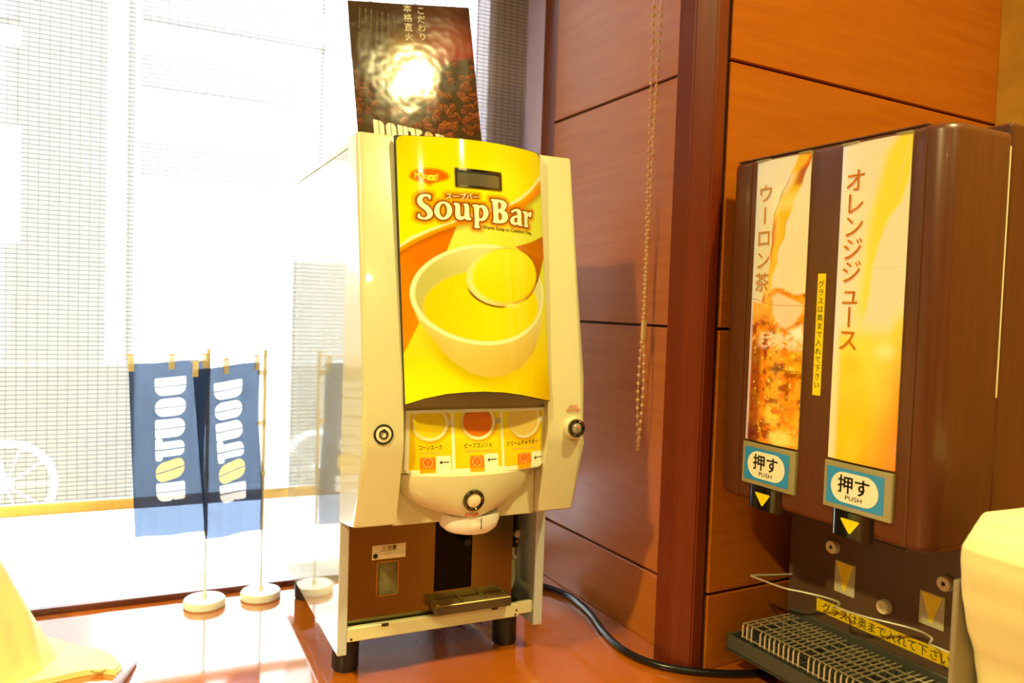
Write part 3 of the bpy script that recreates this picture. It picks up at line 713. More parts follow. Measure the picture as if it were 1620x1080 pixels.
# menu card under the picture
def SSv(u, v, off=0.0):
    return .2775+.179*u, .846-(.018-.014*v)*(1-(2*u-1)**2)-off, .2790+.0700*v
SSf = lambda off: (lambda a, b: SSv(a/179.0, b/70.0, off))
mb = MB()
cardout = [p for p in rrect(-.6, 170, -3.7, 69.8, (8, 0, 0, 0), 6) if p[0] < 169.9 and p[1] < 69]+[(170, -3.7), (179.2, 1.6), (178.4, 69.8), (-.6, 69.8)]
card = place('menu_card', poly2d([cardout]), SSf(0), M['creamprint'], sm, cut=6)
sol = card.modifiers.new('thickness', 'SOLIDIFY'); sol.thickness = .0012; sol.offset = -1
mb = MB(); mb.grid(lambda i, j: SSv(-.035+1.07*i, -.04+1.42*j, -.0022-.004*max(0, j-.72)*3), 24, 10)
P(mb, 'card_backing', M['case'], smooth=True)
def menu_picture(A, B):
    c = np.broadcast_to(nlin((255, 250, 225)), A.shape+(3,)).copy()
    f = fbm(A/14, B/14, 5)
    for k, (x0, x1, y0, y1, cx, cy, r, col) in enumerate(((3.8, 52.0, 1.6, 66, 26.9, 55.3, 20.6, (255, 222, 20)), (56.0, 114.2, 3.2, 66, 85.2, 55.4, 20.6, (244, 122, 0)), (117.6, 173.8, 2.4, 65.4, 147.5, 55.0, 21.4, (250, 216, 110)))):
        inb = (A > x0) & (A < x1) & (B > y0) & (B < y1); k_ = inb.astype(float)
        bgc = grad(nlin((255, 196, 0)), nlin((255, 232, 0)), np.clip(sst(B, 5, 60)*.6+f*.6, 0, 1))
        c = over(c, bgc, k_)
        rx = r*1.06
        d = eld(A, B, cx, cy, rx, r)
        c = over(c, nlin((226, 140, 0)), sst(np.hypot((A-cx-1.5)/rx, (B-cy+1.5)/r)-1, .16, 0)*k_*.6)
        hx = cx+rx
        hm = ((A > hx-1) & (A < hx+11) & (np.abs(B-cy) < 3.2)).astype(float)*k_ if k < 2 else ((A > hx-1) & (np.abs(B-cy) < 3.2)).astype(float)*k_
        c = over(c, nlin((232, 222, 180) if k != 1 else (200, 186, 130)), hm)
        c = over(c, grad(nlin((255, 246, 206)), nlin((236, 214, 140)), sst(A-cx, 0, -rx)), sst(d, .4, -.4)*k_)
        sc = grad(np.array(nlin(col)), np.array(nlin(col))*.72, np.clip(sst(B, cy, cy+14)*.8*f*2, 0, 1) if k == 1 else f*.25)
        c = over(c, sc, sst(d, -2.6, -3.6)*k_)
    for x0, x1, y0, y1 in ((15.8, 33.3, -4, 16), (73.2, 91.0, -4, 16.8), (136.2, 156.4, -4, 15.8)):
        k_ = ((A > x0) & (A < x1) & (B < y1)).astype(float)
        cx = (x0+x1)/2
        top = (np.hypot(A-cx, B-(y1-5)) < (x1-x0)/2) | (B < y1-5)
        k_ = k_*top
        c = over(c, grad(nlin((255, 178, 0)), nlin((246, 128, 0)), sst(B, 0, 6)), k_)
        d = np.hypot(A-cx, (B-10.5)); c = over(c, nlin((240, 90, 0)), sst(d, 6.4, 5.6)); c = over(c, nlin((255, 190, 90)), sst(np.abs(d-5.2), .9, .4))
        c = over(c, nlin((255, 150, 50)), sst(np.maximum(np.abs(A-cx)-2.6+(.25*(13-B)), np.abs(B-10)-3), .4, -.3)*.8)
    for P4 in (((33.8, 0), (50.8, 0), (50.6, 17.9), (33.8, 17.6)), ((91.2, 1.5), (109.2, 1.5), (109.2, 18.4), (91.4, 18.4)), ((157.2, -3), (179, -3), (179, 15.6), (157.2, 16.2))):
        c = over(c, nlin((255, 250, 228)), sst(sdpoly(A, B, P4), .3, -.3))
    return c
A, B = np.meshgrid(np.linspace(.4, 177.4, 236), np.linspace(-2.6, 68.9, 98))
mk = ~((A < 8) & (B < 5) & (np.hypot(A-8, B-5) > 7.6)) & ~((A-170)*.55 > B+3.7)
painted('menu_picture', lambda a, b: SSv(a/179, b/70, .0006), A, B, menu_picture(A, B)*np.array((.86, .92, .86)), M['cardprint'], card, mask=mk)
brown = mat('dark brown print', lin(96, 58, 4), .5)
for s, x, y, k in (('コーンスープ', 14.0, 25.2, 26.5), ('ビーフコンソメ', 66.5, 26.3, 35), ('クリームチャウダー', 121.0, 26.0, 46)):
    me = text2d(s, 5.4, .02, 'LEFT'); w = max(v.co.x for v in me.vertices); me.transform(Matrix.Diagonal((k/w, 1.15, 1, 1)))
    place('lettering', me, lambda a, b, x=x, y=y: SSv((x+a)/179, (y+b)/70, .0010), brown, card, cut=6)
for s, x, y, k in (('Corn Soup', 16.8, 20.4, 20), ('Beef Consomme', 68.0, 21.4, 32), ('Cream Chowder', 128.6, 20.6, 34)):
    me = text2d(s, 3.6, .03, 'LEFT'); w = max(v.co.x for v in me.vertices); me.transform(Matrix.Diagonal((k/w, 1.1, 1, 1)))
    place('lettering', me, lambda a, b, x=x, y=y: SSv((x+a)/179, (y+b)/70, .0010), mat('pale amber print', lin(255, 226, 130), .5), card, cut=6)
for x, y, w in ((37.3, 10.6, 10.8), (95, 11.6, 11.8), (161.5, 8.6, 13)):
    ar = [(0, 0), (3.4, 2.3), (2.6, .45), (w, .75), (w, -.15), (2.6, -.4), (3.0, -2.4)]
    place('arrow', poly2d([[(x+p, y+q) for p, q in ar]]), SSf(.0010), M['blackprint'], card, cut=6)

# rounded nozzle housing with the stop button, spout below
HX, HY, HZT, HZB = .3580, .8660, .2745, .2218
def hk(v): return max(1-v**2.0, 0)**.5, 1-.22*v*v
def housing(u, v):
    th = (u-.5)*PI; kx, ky = hk(v)
    return HX+.0865*math.sin(th)*kx, HY-.0440*math.cos(th)*ky, HZT-(HZT-HZB)*v
def on_housing(x, z, off=.0006):
    v = (HZT-z)/(HZT-HZB); kx, ky = hk(min(max(v, 0), .995))
    s_ = max(-.99, min(.99, (x-HX)/(.0865*kx)))
    return x, HY-.0440*(1-s_*s_)**.5*ky-off, z
mb = MB(); V1 = mb.grid(lambda i, j: housing(i, math.sin(j*PI/2)), 44, 18)
top = [mb.bm.verts.new((HX+(v.co.x-HX)*.96, HY+(v.co.y-HY)*.90, .2775)) for v in V1[0]]
for i in range(44): mb.bm.faces.new((V1[0][i+1], V1[0][i], top[i], top[i+1]))
mb.bm.faces.new(top)
nh = P(mb, 'nozzle_housing', M['case'], smooth=True)
def ringpart(name, c, ax, r, depth, m, par, inner=.7):
    return P(MB().lathe([(r*1.0, 0), (r*1.04, depth*.5), (r*.96, depth*.95), (r*.86, depth), (r*inner, depth*.7), (r*inner, depth*.2)], c, ax, 40), name, m, par, smooth=True)
c, ax = on_housing(.3543, .2457, -.0008), Vector((0, -1, -.16)).normalized()
ringpart('button_ring', c, ax, .0125, .005, M['darkchrome'], nh)
P(MB().lathe([(0, .0046), (.0055, .0044), (.0084, .0034), (.0088, .001)], c, ax, 32), 'stop_button', M['ivory'], nh, smooth=True)
place('lettering', text2d('STOP', .0064, .00016, 'CENTER', xs=1.08), lambda a, b: on_housing(.3549+a, .2246+b, .0008), M['redprint'], nh)
spx = (.3668, .868)
P(MB().lathe([(.0, .2224), (.0366, .2224), (.0374, .2140), (.0345, .2050), (.0285, .2000), (.0240, .2000), (.0240, .2180), (.0, .2180)], (*spx, 0), (0, 0, 1), 48), 'spout', M['white'], smooth=True)
P(MB().box(.3676, .3681, .8300, .8312, .2080, .2214), 'spout_seam', M['darkgap'], bpy.data.objects['spout'])
# lock on the left pillar, hot water button on the right one
c, ax = (.2476, .8336, .3247), Vector((0, -1, .09)).normalized()
ringpart('lock', c, ax, .0108, .0022, M['blackprint'], sm, .86)
lk = bpy.data.objects['lock']
P(MB().lathe([(0, .0016), (.0088, .0016), (.0094, .0)], c, ax, 32), 'lock_face', M['ivory'], lk, smooth=True)
P(MB().lathe([(.0052, .0016), (.0052, .0030), (.0037, .0030), (.0037, .0016)], c, ax, 32), 'keyway', M['blackprint'], lk)
P(MB().box(.2469, .2483, .8290, .8306, .3268, .3312), 'key_notch', M['blackprint'], lk)
c, ax = (.4885, .8335, .3232), Vector((0, -1, .09)).normalized()
P(MB().lathe([(.0138, -.002), (.0135, .004), (.0120, .0070), (.0, .0070)], c, ax, 40), 'button_collar', M['case'], smooth=True)
c2 = Vector(c)+ax*.0070
hb = ringpart('hot_water_button', c2, ax, .0108, .0050, M['darkchrome'], sm)
P(MB().lathe([(0, .0042), (.0050, .0036), (.0076, .0014)], c2, ax, 32), 'button_cap', mat('clear button cap', lin(150, 144, 126), .06, spec=1, noise=.2), hb, smooth=True)
P(MB().box(.4876, .4894, .8208, .8218, .3240, .3275, .0003, 1), 'button_mark', M['redprint'], hb)
for s, z in (('HOT', .3478), ('WATER', .3432)):
    place('lettering', text2d(s, .0054, .00008, 'CENTER', xs=1.08), lambda a, b, z=z: (.4885+a, .8356-(.3478-z)*.16-.0016+b*.16, z+b), M['redprint'], sm)
tag(sm, 'tall soup dispenser with yellow bowl picture on its front, standing on the counter', 'drink machine')
# mains inlet on the machine's right side
P(MB().lathe([(0, .012), (.014, .012), (.016, .004), (.016, 0)], (XR, 1.165, .042), (1, 0, 0), 24), 'cable_gland', M['black'], smooth=True)
# mains cable
cp = [(.515, 1.165, .042), (.545, 1.165, .034), (.585, 1.155, .012), (.6180, 1.140, .0055), (.6330, 1.110, .0055), (.6405, 1.075, .0055), (.6340, 1.010, .0055), (.6160, .942, .0055), (.6085, .890, .0055), (.6140, .850, .0055), (.6320, .816, .0055), (.6620, .790, .0055), (.6960, .770, .0055), (.7335, .757, .0055), (.7600, .751, .0055)]
def smoothpath(pts, k=6):
    P_ = [Vector(p) for p in pts]; out = []
    for i in range(len(P_)-1):
        p0, p1, p2, p3 = P_[max(i-1, 0)], P_[i], P_[i+1], P_[min(i+2, len(P_)-1)]
        for j in range(k):
            t = j/k
            out.append(.5*((2*p1)+(p2-p0)*t+(2*p0-5*p1+4*p2-p3)*t*t+(3*p1-p0-3*p2+p3)*t**3))
    return out+[P_[-1]]
M['cable'] = mat('black cable', lin(20, 20, 24), .28, noise=.1)
o = MB().tube(smoothpath(cp), .0048, 12).build('power_cord', M['cable'], smooth=True)
tag(o, 'black power cord curving over the counter past the wooden corner post', 'cord')

# ------------------------------------------------------------------ coffee poster leaning behind the soup machine
M['poster'] = paintmat('coffee poster print', 0.11, coat=.15, bump=.17, bscale=24, spec=.5)
c0, c1, c2_, c3 = [np.array(c) for c in ((.28986, 1.23051, .93601), (.49239, 1.2299, .96336), (.50344, 1.18484, .73969), (.30064, 1.18838, .72697))]
VM = 1.285                         # the print goes on behind the machine
def PO(u, v, off=0.0):             # u right, v down (1 = where the machine hides it)
    l = [c0[i]+(c3[i]-c0[i])*v for i in range(3)]; r = [c1[i]+(c2_[i]-c1[i])*v for i in range(3)]
    p = [l[i]+(r[i]-l[i])*u for i in range(3)]
    w = .0008*np.sin(u*PI)*np.cos(v*2.2)+.0004*np.sin(u*5+v*3)
    p[1] = p[1]+w-off
    return p
def poster_picture(U, V):
    a, b = U*206, V*222
    f = fbm(a/30, b/30, 12)
    c = grad(nlin((84, 58, 26)), nlin((56, 30, 10)), f)
    c = over(c, nlin((216, 66, 4)), sst(np.hypot((a-165)/70, (b-80)/62), 1.15, .1))
    c = over(c, nlin((110, 36, 4)), sst(np.hypot((a-150)/110, (b-70)/110), 1.1, .2)*.6)
    hz = 118-.16*(a-70)*(a > 70)+12*np.sin(a/40)
    c = over(c, nlin((78, 58, 28)), sst(b, hz-2, hz+6))
    rs = np.random.RandomState(4)
    for k in range(190):
        bx = rs.uniform(-6, 212); by = rs.uniform(0, 1)
        h0 = 118-.16*(bx-70)*(bx > 70)+12*math.sin(bx/40); by = h0+4+by**.8*120
        r = rs.uniform(6, 9.5); an = rs.uniform(0, PI); q = rs.uniform(.58, .78)
        m = (np.abs(a-bx) < r*1.3) & (np.abs(b-by) < r*1.3)
        if not m.any(): continue
        A_, B_2 = a[m], b[m]
        ca, sa = math.cos(an), math.sin(an); x = (A_-bx)*ca+(B_2-by)*sa; y = -(A_-bx)*sa+(B_2-by)*ca
        d = np.hypot(x/r, y/(r*q))-1
        warm = rs.uniform(.45, 1)*(0.65+.45*math.exp(-((bx-150)/70)**2))
        bc = np.array(nlin((168, 96, 48)))*warm*1.15
        hl = np.clip(-(x*ca-y*sa)*.02-(x*sa+y*ca)*.06+.45, .12, 1.0)
        colr = bc[None]*(.35+1.0*hl[:, None])
        colr = colr*(1-.75*(np.abs(y-.8*np.sin(x/r*2))/r < .09)[:, None])
        kk = sst(d, .02, -.10); cm = c[m]; c[m] = cm*(1-kk[:, None])+colr*kk[:, None]
        ed = sst(np.abs(d+.02), .14, .02)*.7; c[m] = c[m]*(1-ed[:, None]*.6)
    sm_ = sst(np.hypot((a-92)/46, (b-104)/62), 1.2, .1)*(.4+.6*fbm(a/16, b/22, 31))
    c = over(c, nlin((250, 214, 130)), sm_*.75)          # pale warm blur in the middle of the print
    return c
U, V = np.meshgrid(np.linspace(0, 1, 230), np.linspace(0, VM, 300))
po = empty('coffee_poster', (.40, 1.16, .66))
painted('print', lambda u, v: PO(u, v), U, V, poster_picture(U, V), M['poster'], po)
pm = MB(); pm.grid(lambda i, j: PO(i, j*VM, -.0012), 20, 24); pm.build('backing', M['white'], po, smooth=True)
ptx = lambda ox, oy, sk=0.0: (lambda a, b: Vector(PO((ox+a+sk*b)/206, -(oy+b)/222, .0012)))
M['posterwhite'] = mat('warm white print', lin(255, 238, 206), .3)
M['posterfine'] = mat('buff print', lin(214, 190, 150), .3)
place('lettering', column2d('本格直火', 16.2, 15.0, .28, xs=.98), ptx(97, -8, .02), M['posterwhite'], po, cuty=12)
place('lettering', column2d('こだわり', 15.0, 14.5, .28), ptx(119.5, -10.5, .02), M['posterwhite'], po, cuty=12)
for i, (s, x, y, x2, y2) in enumerate((('豆の個性を引き出すために一粒ずつ火にかけます', 18.5, -12.7, 11.5, -84), ('香りと深いこく', 27.9, -15.2, 25.8, -46), ('直火で煎るから豆の味わいが引き立つのです', 36.9, -16, 30.3, -85.5), ('ていねいに時間をかけて焙煎し毎日おいしい一杯を', 46.4, -17.5, 37.1, -107), ('店でも自宅でも同じ味を楽しめるように', 54.9, -18.6, 49, -85), ('炎の力で香ばしく焼き上げる', 64.7, -20.1, 60.8, -62.5), ('こだわりのコーヒー', 73.6, -21.6, 72.1, -56))):
    n_ = len(s); st = (y-y2)/n_
    place('lettering', column2d(s, st, st*.94, 0.02, res=1), ptx(x, y, (x-x2)/(y-y2)*1.0), M['posterfine'], po, cuty=14)
tag(po, 'dark coffee bean poster propped up behind the soup machine against the blind', 'poster')
# ------------------------------------------------------------------ stencil letters shared by flags and poster
def stencil(ch):
    """outlines in a unit cell lying on its side: x 0 (top of the letter) .. 1 (foot), y 0 .. 1 across the letter; slit through the middle"""
    g = .035; s, b = .07, .34
    def fl(P, q): return [(p[0], p[1]) for p in P]
    top = lambda l, r: squash(0, 1, 0, .5-g, (l, r, 0, 0))
    bot = lambda l, r: squash(0, 1, .5+g, 1, (0, 0, r, l))
    if ch == 'D': return [top(s, s), bot(b, b)]
    if ch == 'O': return [top(b, b), bot(b, b)]
    if ch == 'U': return [top(s, b), bot(s, b)]
    if ch == 'T': return [squash(0, 1, .14, .5-g, (.02, .2, 0, 0)), squash(0, 1, .5+g, .82, (0, 0, .2, .02)), squash(0, .24, -.04, .5-g, (.10, .10, 0, 0)), squash(0, .24, .5+g, 1.0, (0, 0, .10, .10))]
    if ch == 'R': return [top(s, s), squash(0, .60, .5+g, 1.0, (0, 0, .22, .30)), squash(.50, 1, .5+g, .97, (0, 0, .10, .20))]
def squash(x0, x1, y0, y1, R):
    # rounded box in a cell 1.7 times wider than high: corner order here is y0/x0, y0/x1, y1/x1, y1/x0
    k = 1.7
    P = rrect(x0*k, x1*k, y0, y1, tuple(min(r*1.35, (y1-y0)*.98) for r in R), 6)
    return [(p[0]/k, p[1]) for p in P]
WORD = (('D', 0, .142, 0), ('O', .168, .310, 0), ('U', .335, .482, 0), ('T', .492, .668, 0), ('O', .672, .828, -.30), ('R', .852, 1.0, 0))

# ------------------------------------------------------------------ two little banner flags, seen from behind
M['stick'] = mat('pale bamboo', lin(240, 226, 186), .5, noise=.06)
M['rod'] = mat('white rod', lin(236, 238, 240), .3)
def clothmat(name, col, tr, alpha):
    m, N, L, p = newmat(name); N.remove(p)
    tc = N.new('ShaderNodeTexCoord'); n = N.new('ShaderNodeTexNoise'); n.inputs['Scale'].default_value = 260; L.new(tc.outputs['Object'], n.inputs['Vector'])
    cr = N.new('ShaderNodeMix'); cr.data_type = 'RGBA'; cr.inputs[6].default_value = (*[c*.85 for c in col], 1); cr.inputs[7].default_value = (*[c*1.15 for c in col], 1); L.new(n.outputs['Fac'], cr.inputs[0])
    d = N.new('ShaderNodeBsdfDiffuse'); t = N.new('ShaderNodeBsdfTranslucent'); x = N.new('ShaderNodeBsdfTransparent')
    L.new(cr.outputs[2], d.inputs[0]); t.inputs[0].default_value = (*tr, 1); x.inputs[0].default_value = (.70, .82, 1.0, 1)
    a = N.new('ShaderNodeMixShader'); a.inputs[0].default_value = .5; L.new(d.outputs[0], a.inputs[1]); L.new(t.outputs[0], a.inputs[2])
    b = N.new('ShaderNodeMixShader'); b.inputs[0].default_value = alpha; L.new(a.outputs[0], b.inputs[1]); L.new(x.outputs[0], b.inputs[2])
    L.new(b.outputs[0], N['Material Output'].inputs[0]); return m
def flagmat():
    m, N, L, p = newmat('printed flag cloth'); N.remove(p)
    at = N.new('ShaderNodeAttribute'); at.attribute_name = 'print'
    tc = N.new('ShaderNodeTexCoord'); n = N.new('ShaderNodeTexNoise'); n.inputs['Scale'].default_value = 300; L.new(tc.outputs['Object'], n.inputs['Vector'])
    mr = N.new('ShaderNodeMapRange'); mr.inputs[3].default_value = .8; mr.inputs[4].default_value = 1.2; L.new(n.outputs['Fac'], mr.inputs[0])
    mx = N.new('ShaderNodeMix'); mx.data_type = 'RGBA'; mx.blend_type = 'MULTIPLY'; mx.inputs[0].default_value = 1; L.new(at.outputs['Color'], mx.inputs[6]); L.new(mr.outputs[0], mx.inputs[7])
    d = N.new('ShaderNodeBsdfDiffuse'); t = N.new('ShaderNodeBsdfTranslucent'); x = N.new('ShaderNodeBsdfTransparent')
    L.new(mx.outputs[2], d.inputs[0]); L.new(mx.outputs[2], t.inputs[0])
    # sheer cloth: what shows through takes the colour of the print
    g = N.new('ShaderNodeGamma'); g.inputs[1].default_value = .46; L.new(at.outputs['Color'], g.inputs[0]); L.new(g.outputs[0], x.inputs[0])
    a = N.new('ShaderNodeMixShader'); a.inputs[0].default_value = .6; L.new(d.outputs[0], a.inputs[1]); L.new(t.outputs[0], a.inputs[2])
    b = N.new('ShaderNodeMixShader'); b.inputs[0].default_value = .26; L.new(a.outputs[0], b.inputs[1]); L.new(x.outputs[0], b.inputs[2])
    L.new(b.outputs[0], N['Material Output'].inputs[0]); return m
M['navy'] = flagmat()
M['tab'] = clothmat('beige cloth tab', lin(246, 228, 176), lin(244, 224, 160), .25)
def flag(base, top, barL, C, label, tabs_top, seed, xa, xb):
    f = empty('banner_flag', (base[0], base[1], 0))
    MB().lathe([(0, 0), (.0290, 0), (.0306, .002), (.0306, .0095), (.0285, .0122), (.0040, .0128), (.0034, .0200), (.0, .0200)], (base[0], base[1], 0), n=48).build('base', M['white'], f, smooth=True)
    MB().tube([(base[0], base[1], .012), (base[0], base[1], .12)], .0016, 10).build('rod', M['rod'], f, smooth=True)
    MB().tube([(base[0], base[1], .108), (base[0], base[1], top)], .0026, 10).build('pole', M['stick'], f, smooth=True)
    barR = (base[0]+.003, base[1]-.0005, top-.0075)
    MB().tube([barL, ((barL[0]+barR[0])/2, (barL[1]+barR[1])/2, (barL[2]+barR[2])/2-.0006), barR], .0007, 6).build('crossbar', M['stick'], f)
    TL, TR, BL, BR = [Vector(c) for c in C]
    def W_(u, v, off=0.0):
        p = (TL*(1-u)+TR*u)*(1-v)+(BL*(1-u)+BR*u)*v
        p = p+Vector((0, .0022*math.sin(u*9+seed)*(.4+v)+.0012*math.sin(v*7+u*4+seed)-off, -.0012*math.sin(u*PI*2)*(1-v)))
        p.x += .0016*math.sin(v*8+seed)*u
        return p
    ya, yb = .090, .800
    U, V = np.meshgrid(np.linspace(0, 1, 200), np.linspace(0, 1, 470))
    LX = (U-xa)/(xb-xa); LY = (V-ya)/(yb-ya)
    c = np.broadcast_to(nlin((44, 57, 82)), U.shape+(3,)).copy()
    c *= (.88+.24*fbm(U*26, V*3, 17, 3))[..., None]
    for ch, a, b, sk in WORD:
        k_ = np.zeros(U.shape)
        for q_ in stencil(ch):
            pl_ = [(x*1.7, (a+(b-a)*y+sk*(x-.5)*(b-a))*6.9) for x, y in q_]
            m_ = (LY > a-.08) & (LY < b+.08) & (LX > -.1) & (LX < 1.1)
            dd = np.full(U.shape, 9.0); dd[m_] = sdpoly(LX[m_]*1.7, LY[m_]*6.9, pl_)
            k_ = np.maximum(k_, sst(dd, .02, -.02))
        c = over(c, nlin((240, 196, 84)) if sk else nlin((238, 242, 248)), k_)
    def WG(U_, V_):
        f3 = lambda i: (TL[i]*(1-U_)+TR[i]*U_)*(1-V_)+(BL[i]*(1-U_)+BR[i]*U_)*V_
        x, y, z = f3(0), f3(1), f3(2)
        return (x+.0016*np.sin(V_*8+seed)*U_, y+.0022*np.sin(U_*9+seed)*(.4+V_)+.0012*np.sin(V_*7+U_*4+seed), z-.0012*np.sin(U_*PI*2)*(1-V_))
    cl = painted('cloth', WG, U, V, c, M['navy'], f)
    for u in tabs_top:
        a = W_(u, .045, .0012); t = (barL[0]-base[0]); k = (a.x-base[0])/t; z = barR[2]+(barL[2]-barR[2])*k; y = base[1]+(barL[1]-base[1])*k
        mb = MB(); mb.grid(lambda i, j: (a.x-.004+.008*i, a.y*(1-j)+(y-.0012)*j, a.z*(1-j)+(z+.001)*j), 2, 4)
        o_ = mb.build('tab', M['tab'], f); o_.modifiers.new('thickness', 'SOLIDIFY').thickness = .0006
    for v in (.06, .36, .665):
        a = W_(1.0, v, .0006)
        mb = MB(); mb.grid(lambda i, j: ((a.x-.003)*(1-i)+(base[0]+.003)*i, a.y*(1-i)+(base[1]-.003)*i, a.z-.004+.008*j), 3, 2)
        o_ = mb.build('tab', M['tab'], f); o_.modifiers.new('thickness', 'SOLIDIFY').thickness = .0006
    tag(f, label, 'flag', 'small table flags by the window')
    return f
flag((.0999, 1.2575), .3925, (-.0145, 1.224, .3848), ((-.0085, 1.2255, .3725), (.0970, 1.2555, .3755), (.0030, 1.228, .1215), (.0970, 1.2555, .1150)),
     'small navy banner flag on white round base, nearer the left cloth, partly behind its twin', (.03, .53, .97), 0.4, .315, .715)
flag((.1828, 1.2625), .3910, (.0718, 1.203, .3765), ((.0745, 1.205, .3660), (.1730, 1.2590, .3715), (.0965, 1.216, .1135), (.1815, 1.2600, .1095)),
     'small navy banner flag on white round base, closest to the soup machine', (.03, .47, .95), 2.1, .285, .722)
# the word at the foot of the poster
for (ch, a, b, sk), (x0, x1) in zip(WORD, ((25.2, 41.9), (44.8, 61.0), (63.6, 80.0), (81.7, 103.2), (107.2, 121.8), (125.4, 142.0))):
    top = -199.1-(x0-25.2)*.176
    polys = [[(x0+(x1-x0)*y, top-x*29-(y*(x1-x0))*.176) for x, y in q] for q in stencil(ch)]
    place('lettering', join2d(*[poly2d([q_]) for q_ in polys]), lambda x, y: Vector(PO(x/206, -y/222, .0012)), mat('orange bean print', lin(240, 178, 40), .3) if sk else M['posterwhite'], po, cut=10)

# ------------------------------------------------------------------ juice dispenser (faces -X; local x = depth, local -y = along its front, z up)
M['dwood'] = woodmat('dark wood laminate', lin(88, 46, 20), lin(104, 56, 26), .36, (60, 60, 3), coat=.1, nscale=3.0, bump=.004)
M['splash'] = mat('brown splash plate', lin(92, 66, 50), .32, noise=.05, nscale=20)
M['tray'] = mat('dark grey tray', lin(74, 72, 62), .5, noise=.06)
M['wire'] = mat('bright wire', lin(235, 228, 205), .3, metal=.55)
M['brownwire'] = mat('dull wire', lin(190, 176, 140), .4, metal=.5)
M['clearframe'] = mat('clear acrylic frame', lin(158, 148, 108), .14, spec=.8, coat=.4)
M['blue'] = mat('blue label print', lin(34, 150, 226), .35, coat=.3)
M['tape'] = mat('yellow label tape', lin(252, 226, 0), .4)
M['arrowy'] = mat('amber print', lin(255, 224, 30), .45)
M['greysticker'] = mat('grey sticker', lin(204, 196, 160), .45)
M['drinkprint'] = paintmat('drink picture', .12, coat=.5, spec=.6, emit=.10)  # faint glow added so the drink pictures come out brighter
jd = empty('juice_dispenser', (.674, .77, 0), math.radians(1.9))
Q = lambda mb, name, m, par=jd, **k: mb.build(name, m, par, local=True, **k)
q = lambda t, s, z: (t, -s, z)
def qbox(mb, t0, t1, s0, s1, z0, z1, bev=0.0, seg=2): return mb.box(t0, t1, -s1, -s0, z0, z1, bev, seg)
# body behind the cover
bb = MB(); qbox(bb, .108, .420, -.004, .272, .2445, .6720, .004, 3); qbox(bb, .1305, .420, -.004, .272, .035, .2450, .002, 2); Q(bb, 'body', M['dwood'])
Q(qbox(MB(), .086, .110, .004, .266, .26, .6580), 'neck', M['jointdark'])
for t in (.13, .40):
    for s in (.02, .25): Q(MB().lathe([(0, 0), (.016, 0), (.018, .004), (.018, .040)], q(t, s, 0)), 'foot', M['black'], smooth=True)
# front cover: upright frame with two long side lobes, rounded near corner
def outline(t_in):
    pass
sec = [(.0985, -.0026), (.0060, -.0026), (.0020, .0010), (.0, .0050)]
def cover_section(z):
    """plan outline of the cover at height z: list of (t, s)"""
    P_ = [(.0930, -.0040), (.0050, -.0040), (.0018, -.0022), (.0004, .0010), (.0, .0240)]
    P_ += [(.0, .2540)]
    for k in range(9):
        a = k/8*PI/2; P_.append((.0200-.0200*math.cos(a), .2600+.0200*math.sin(a)))
    P_ += [(.0930, .2800)]
    return P_
lev = [(.2440, .006), (.2465, .0025), (.2520, .0), (.6500, .0), (.6550, .0012), (.6575, .004), (.6582, .009)]
mb = MB(); rings = []
for z, ins in lev:
    rings.append([mb.bm.verts.new(q(min(t+ins, .0930), s+(ins if s < .1 else -ins)*.8, z)) for t, s in cover_section(z)])
n_ = len(rings[0])
for a, b in zip(rings, rings[1:]):
    for i in range(n_): mb.bm.faces.new((a[i], a[(i+1) % n_], b[(i+1) % n_], b[i]))
mb.bm.faces.new(rings[-1]); mb.bm.faces.new(rings[0][::-1])
cov = Q(mb, 'cover', M['dwood'], smooth=True)
# cut the middle of the cover's lower edge away with a boolean-free trick: the centre apron sits forward, underside is dark
Q(qbox(MB(), .012, .090, .034, .246, .2405, .2440), 'underside', M['jointdark'])
for s in (.0262, .2550):
    Q(qbox(MB(), -.0012, .0006, s-.0012, s+.0012, .2480, .6560, .0004, 1), 'groove_strip', M['dwood'])
Q(qbox(MB(), .0915, .0934, .2795, .2805, .3950, .6440), 'edge_strip', M['ivory'])
Q(qbox(MB(), .0016, .0120, .0000, .2540, .6575, .6596, .001, 2), 'top_lip', M['dwood'])
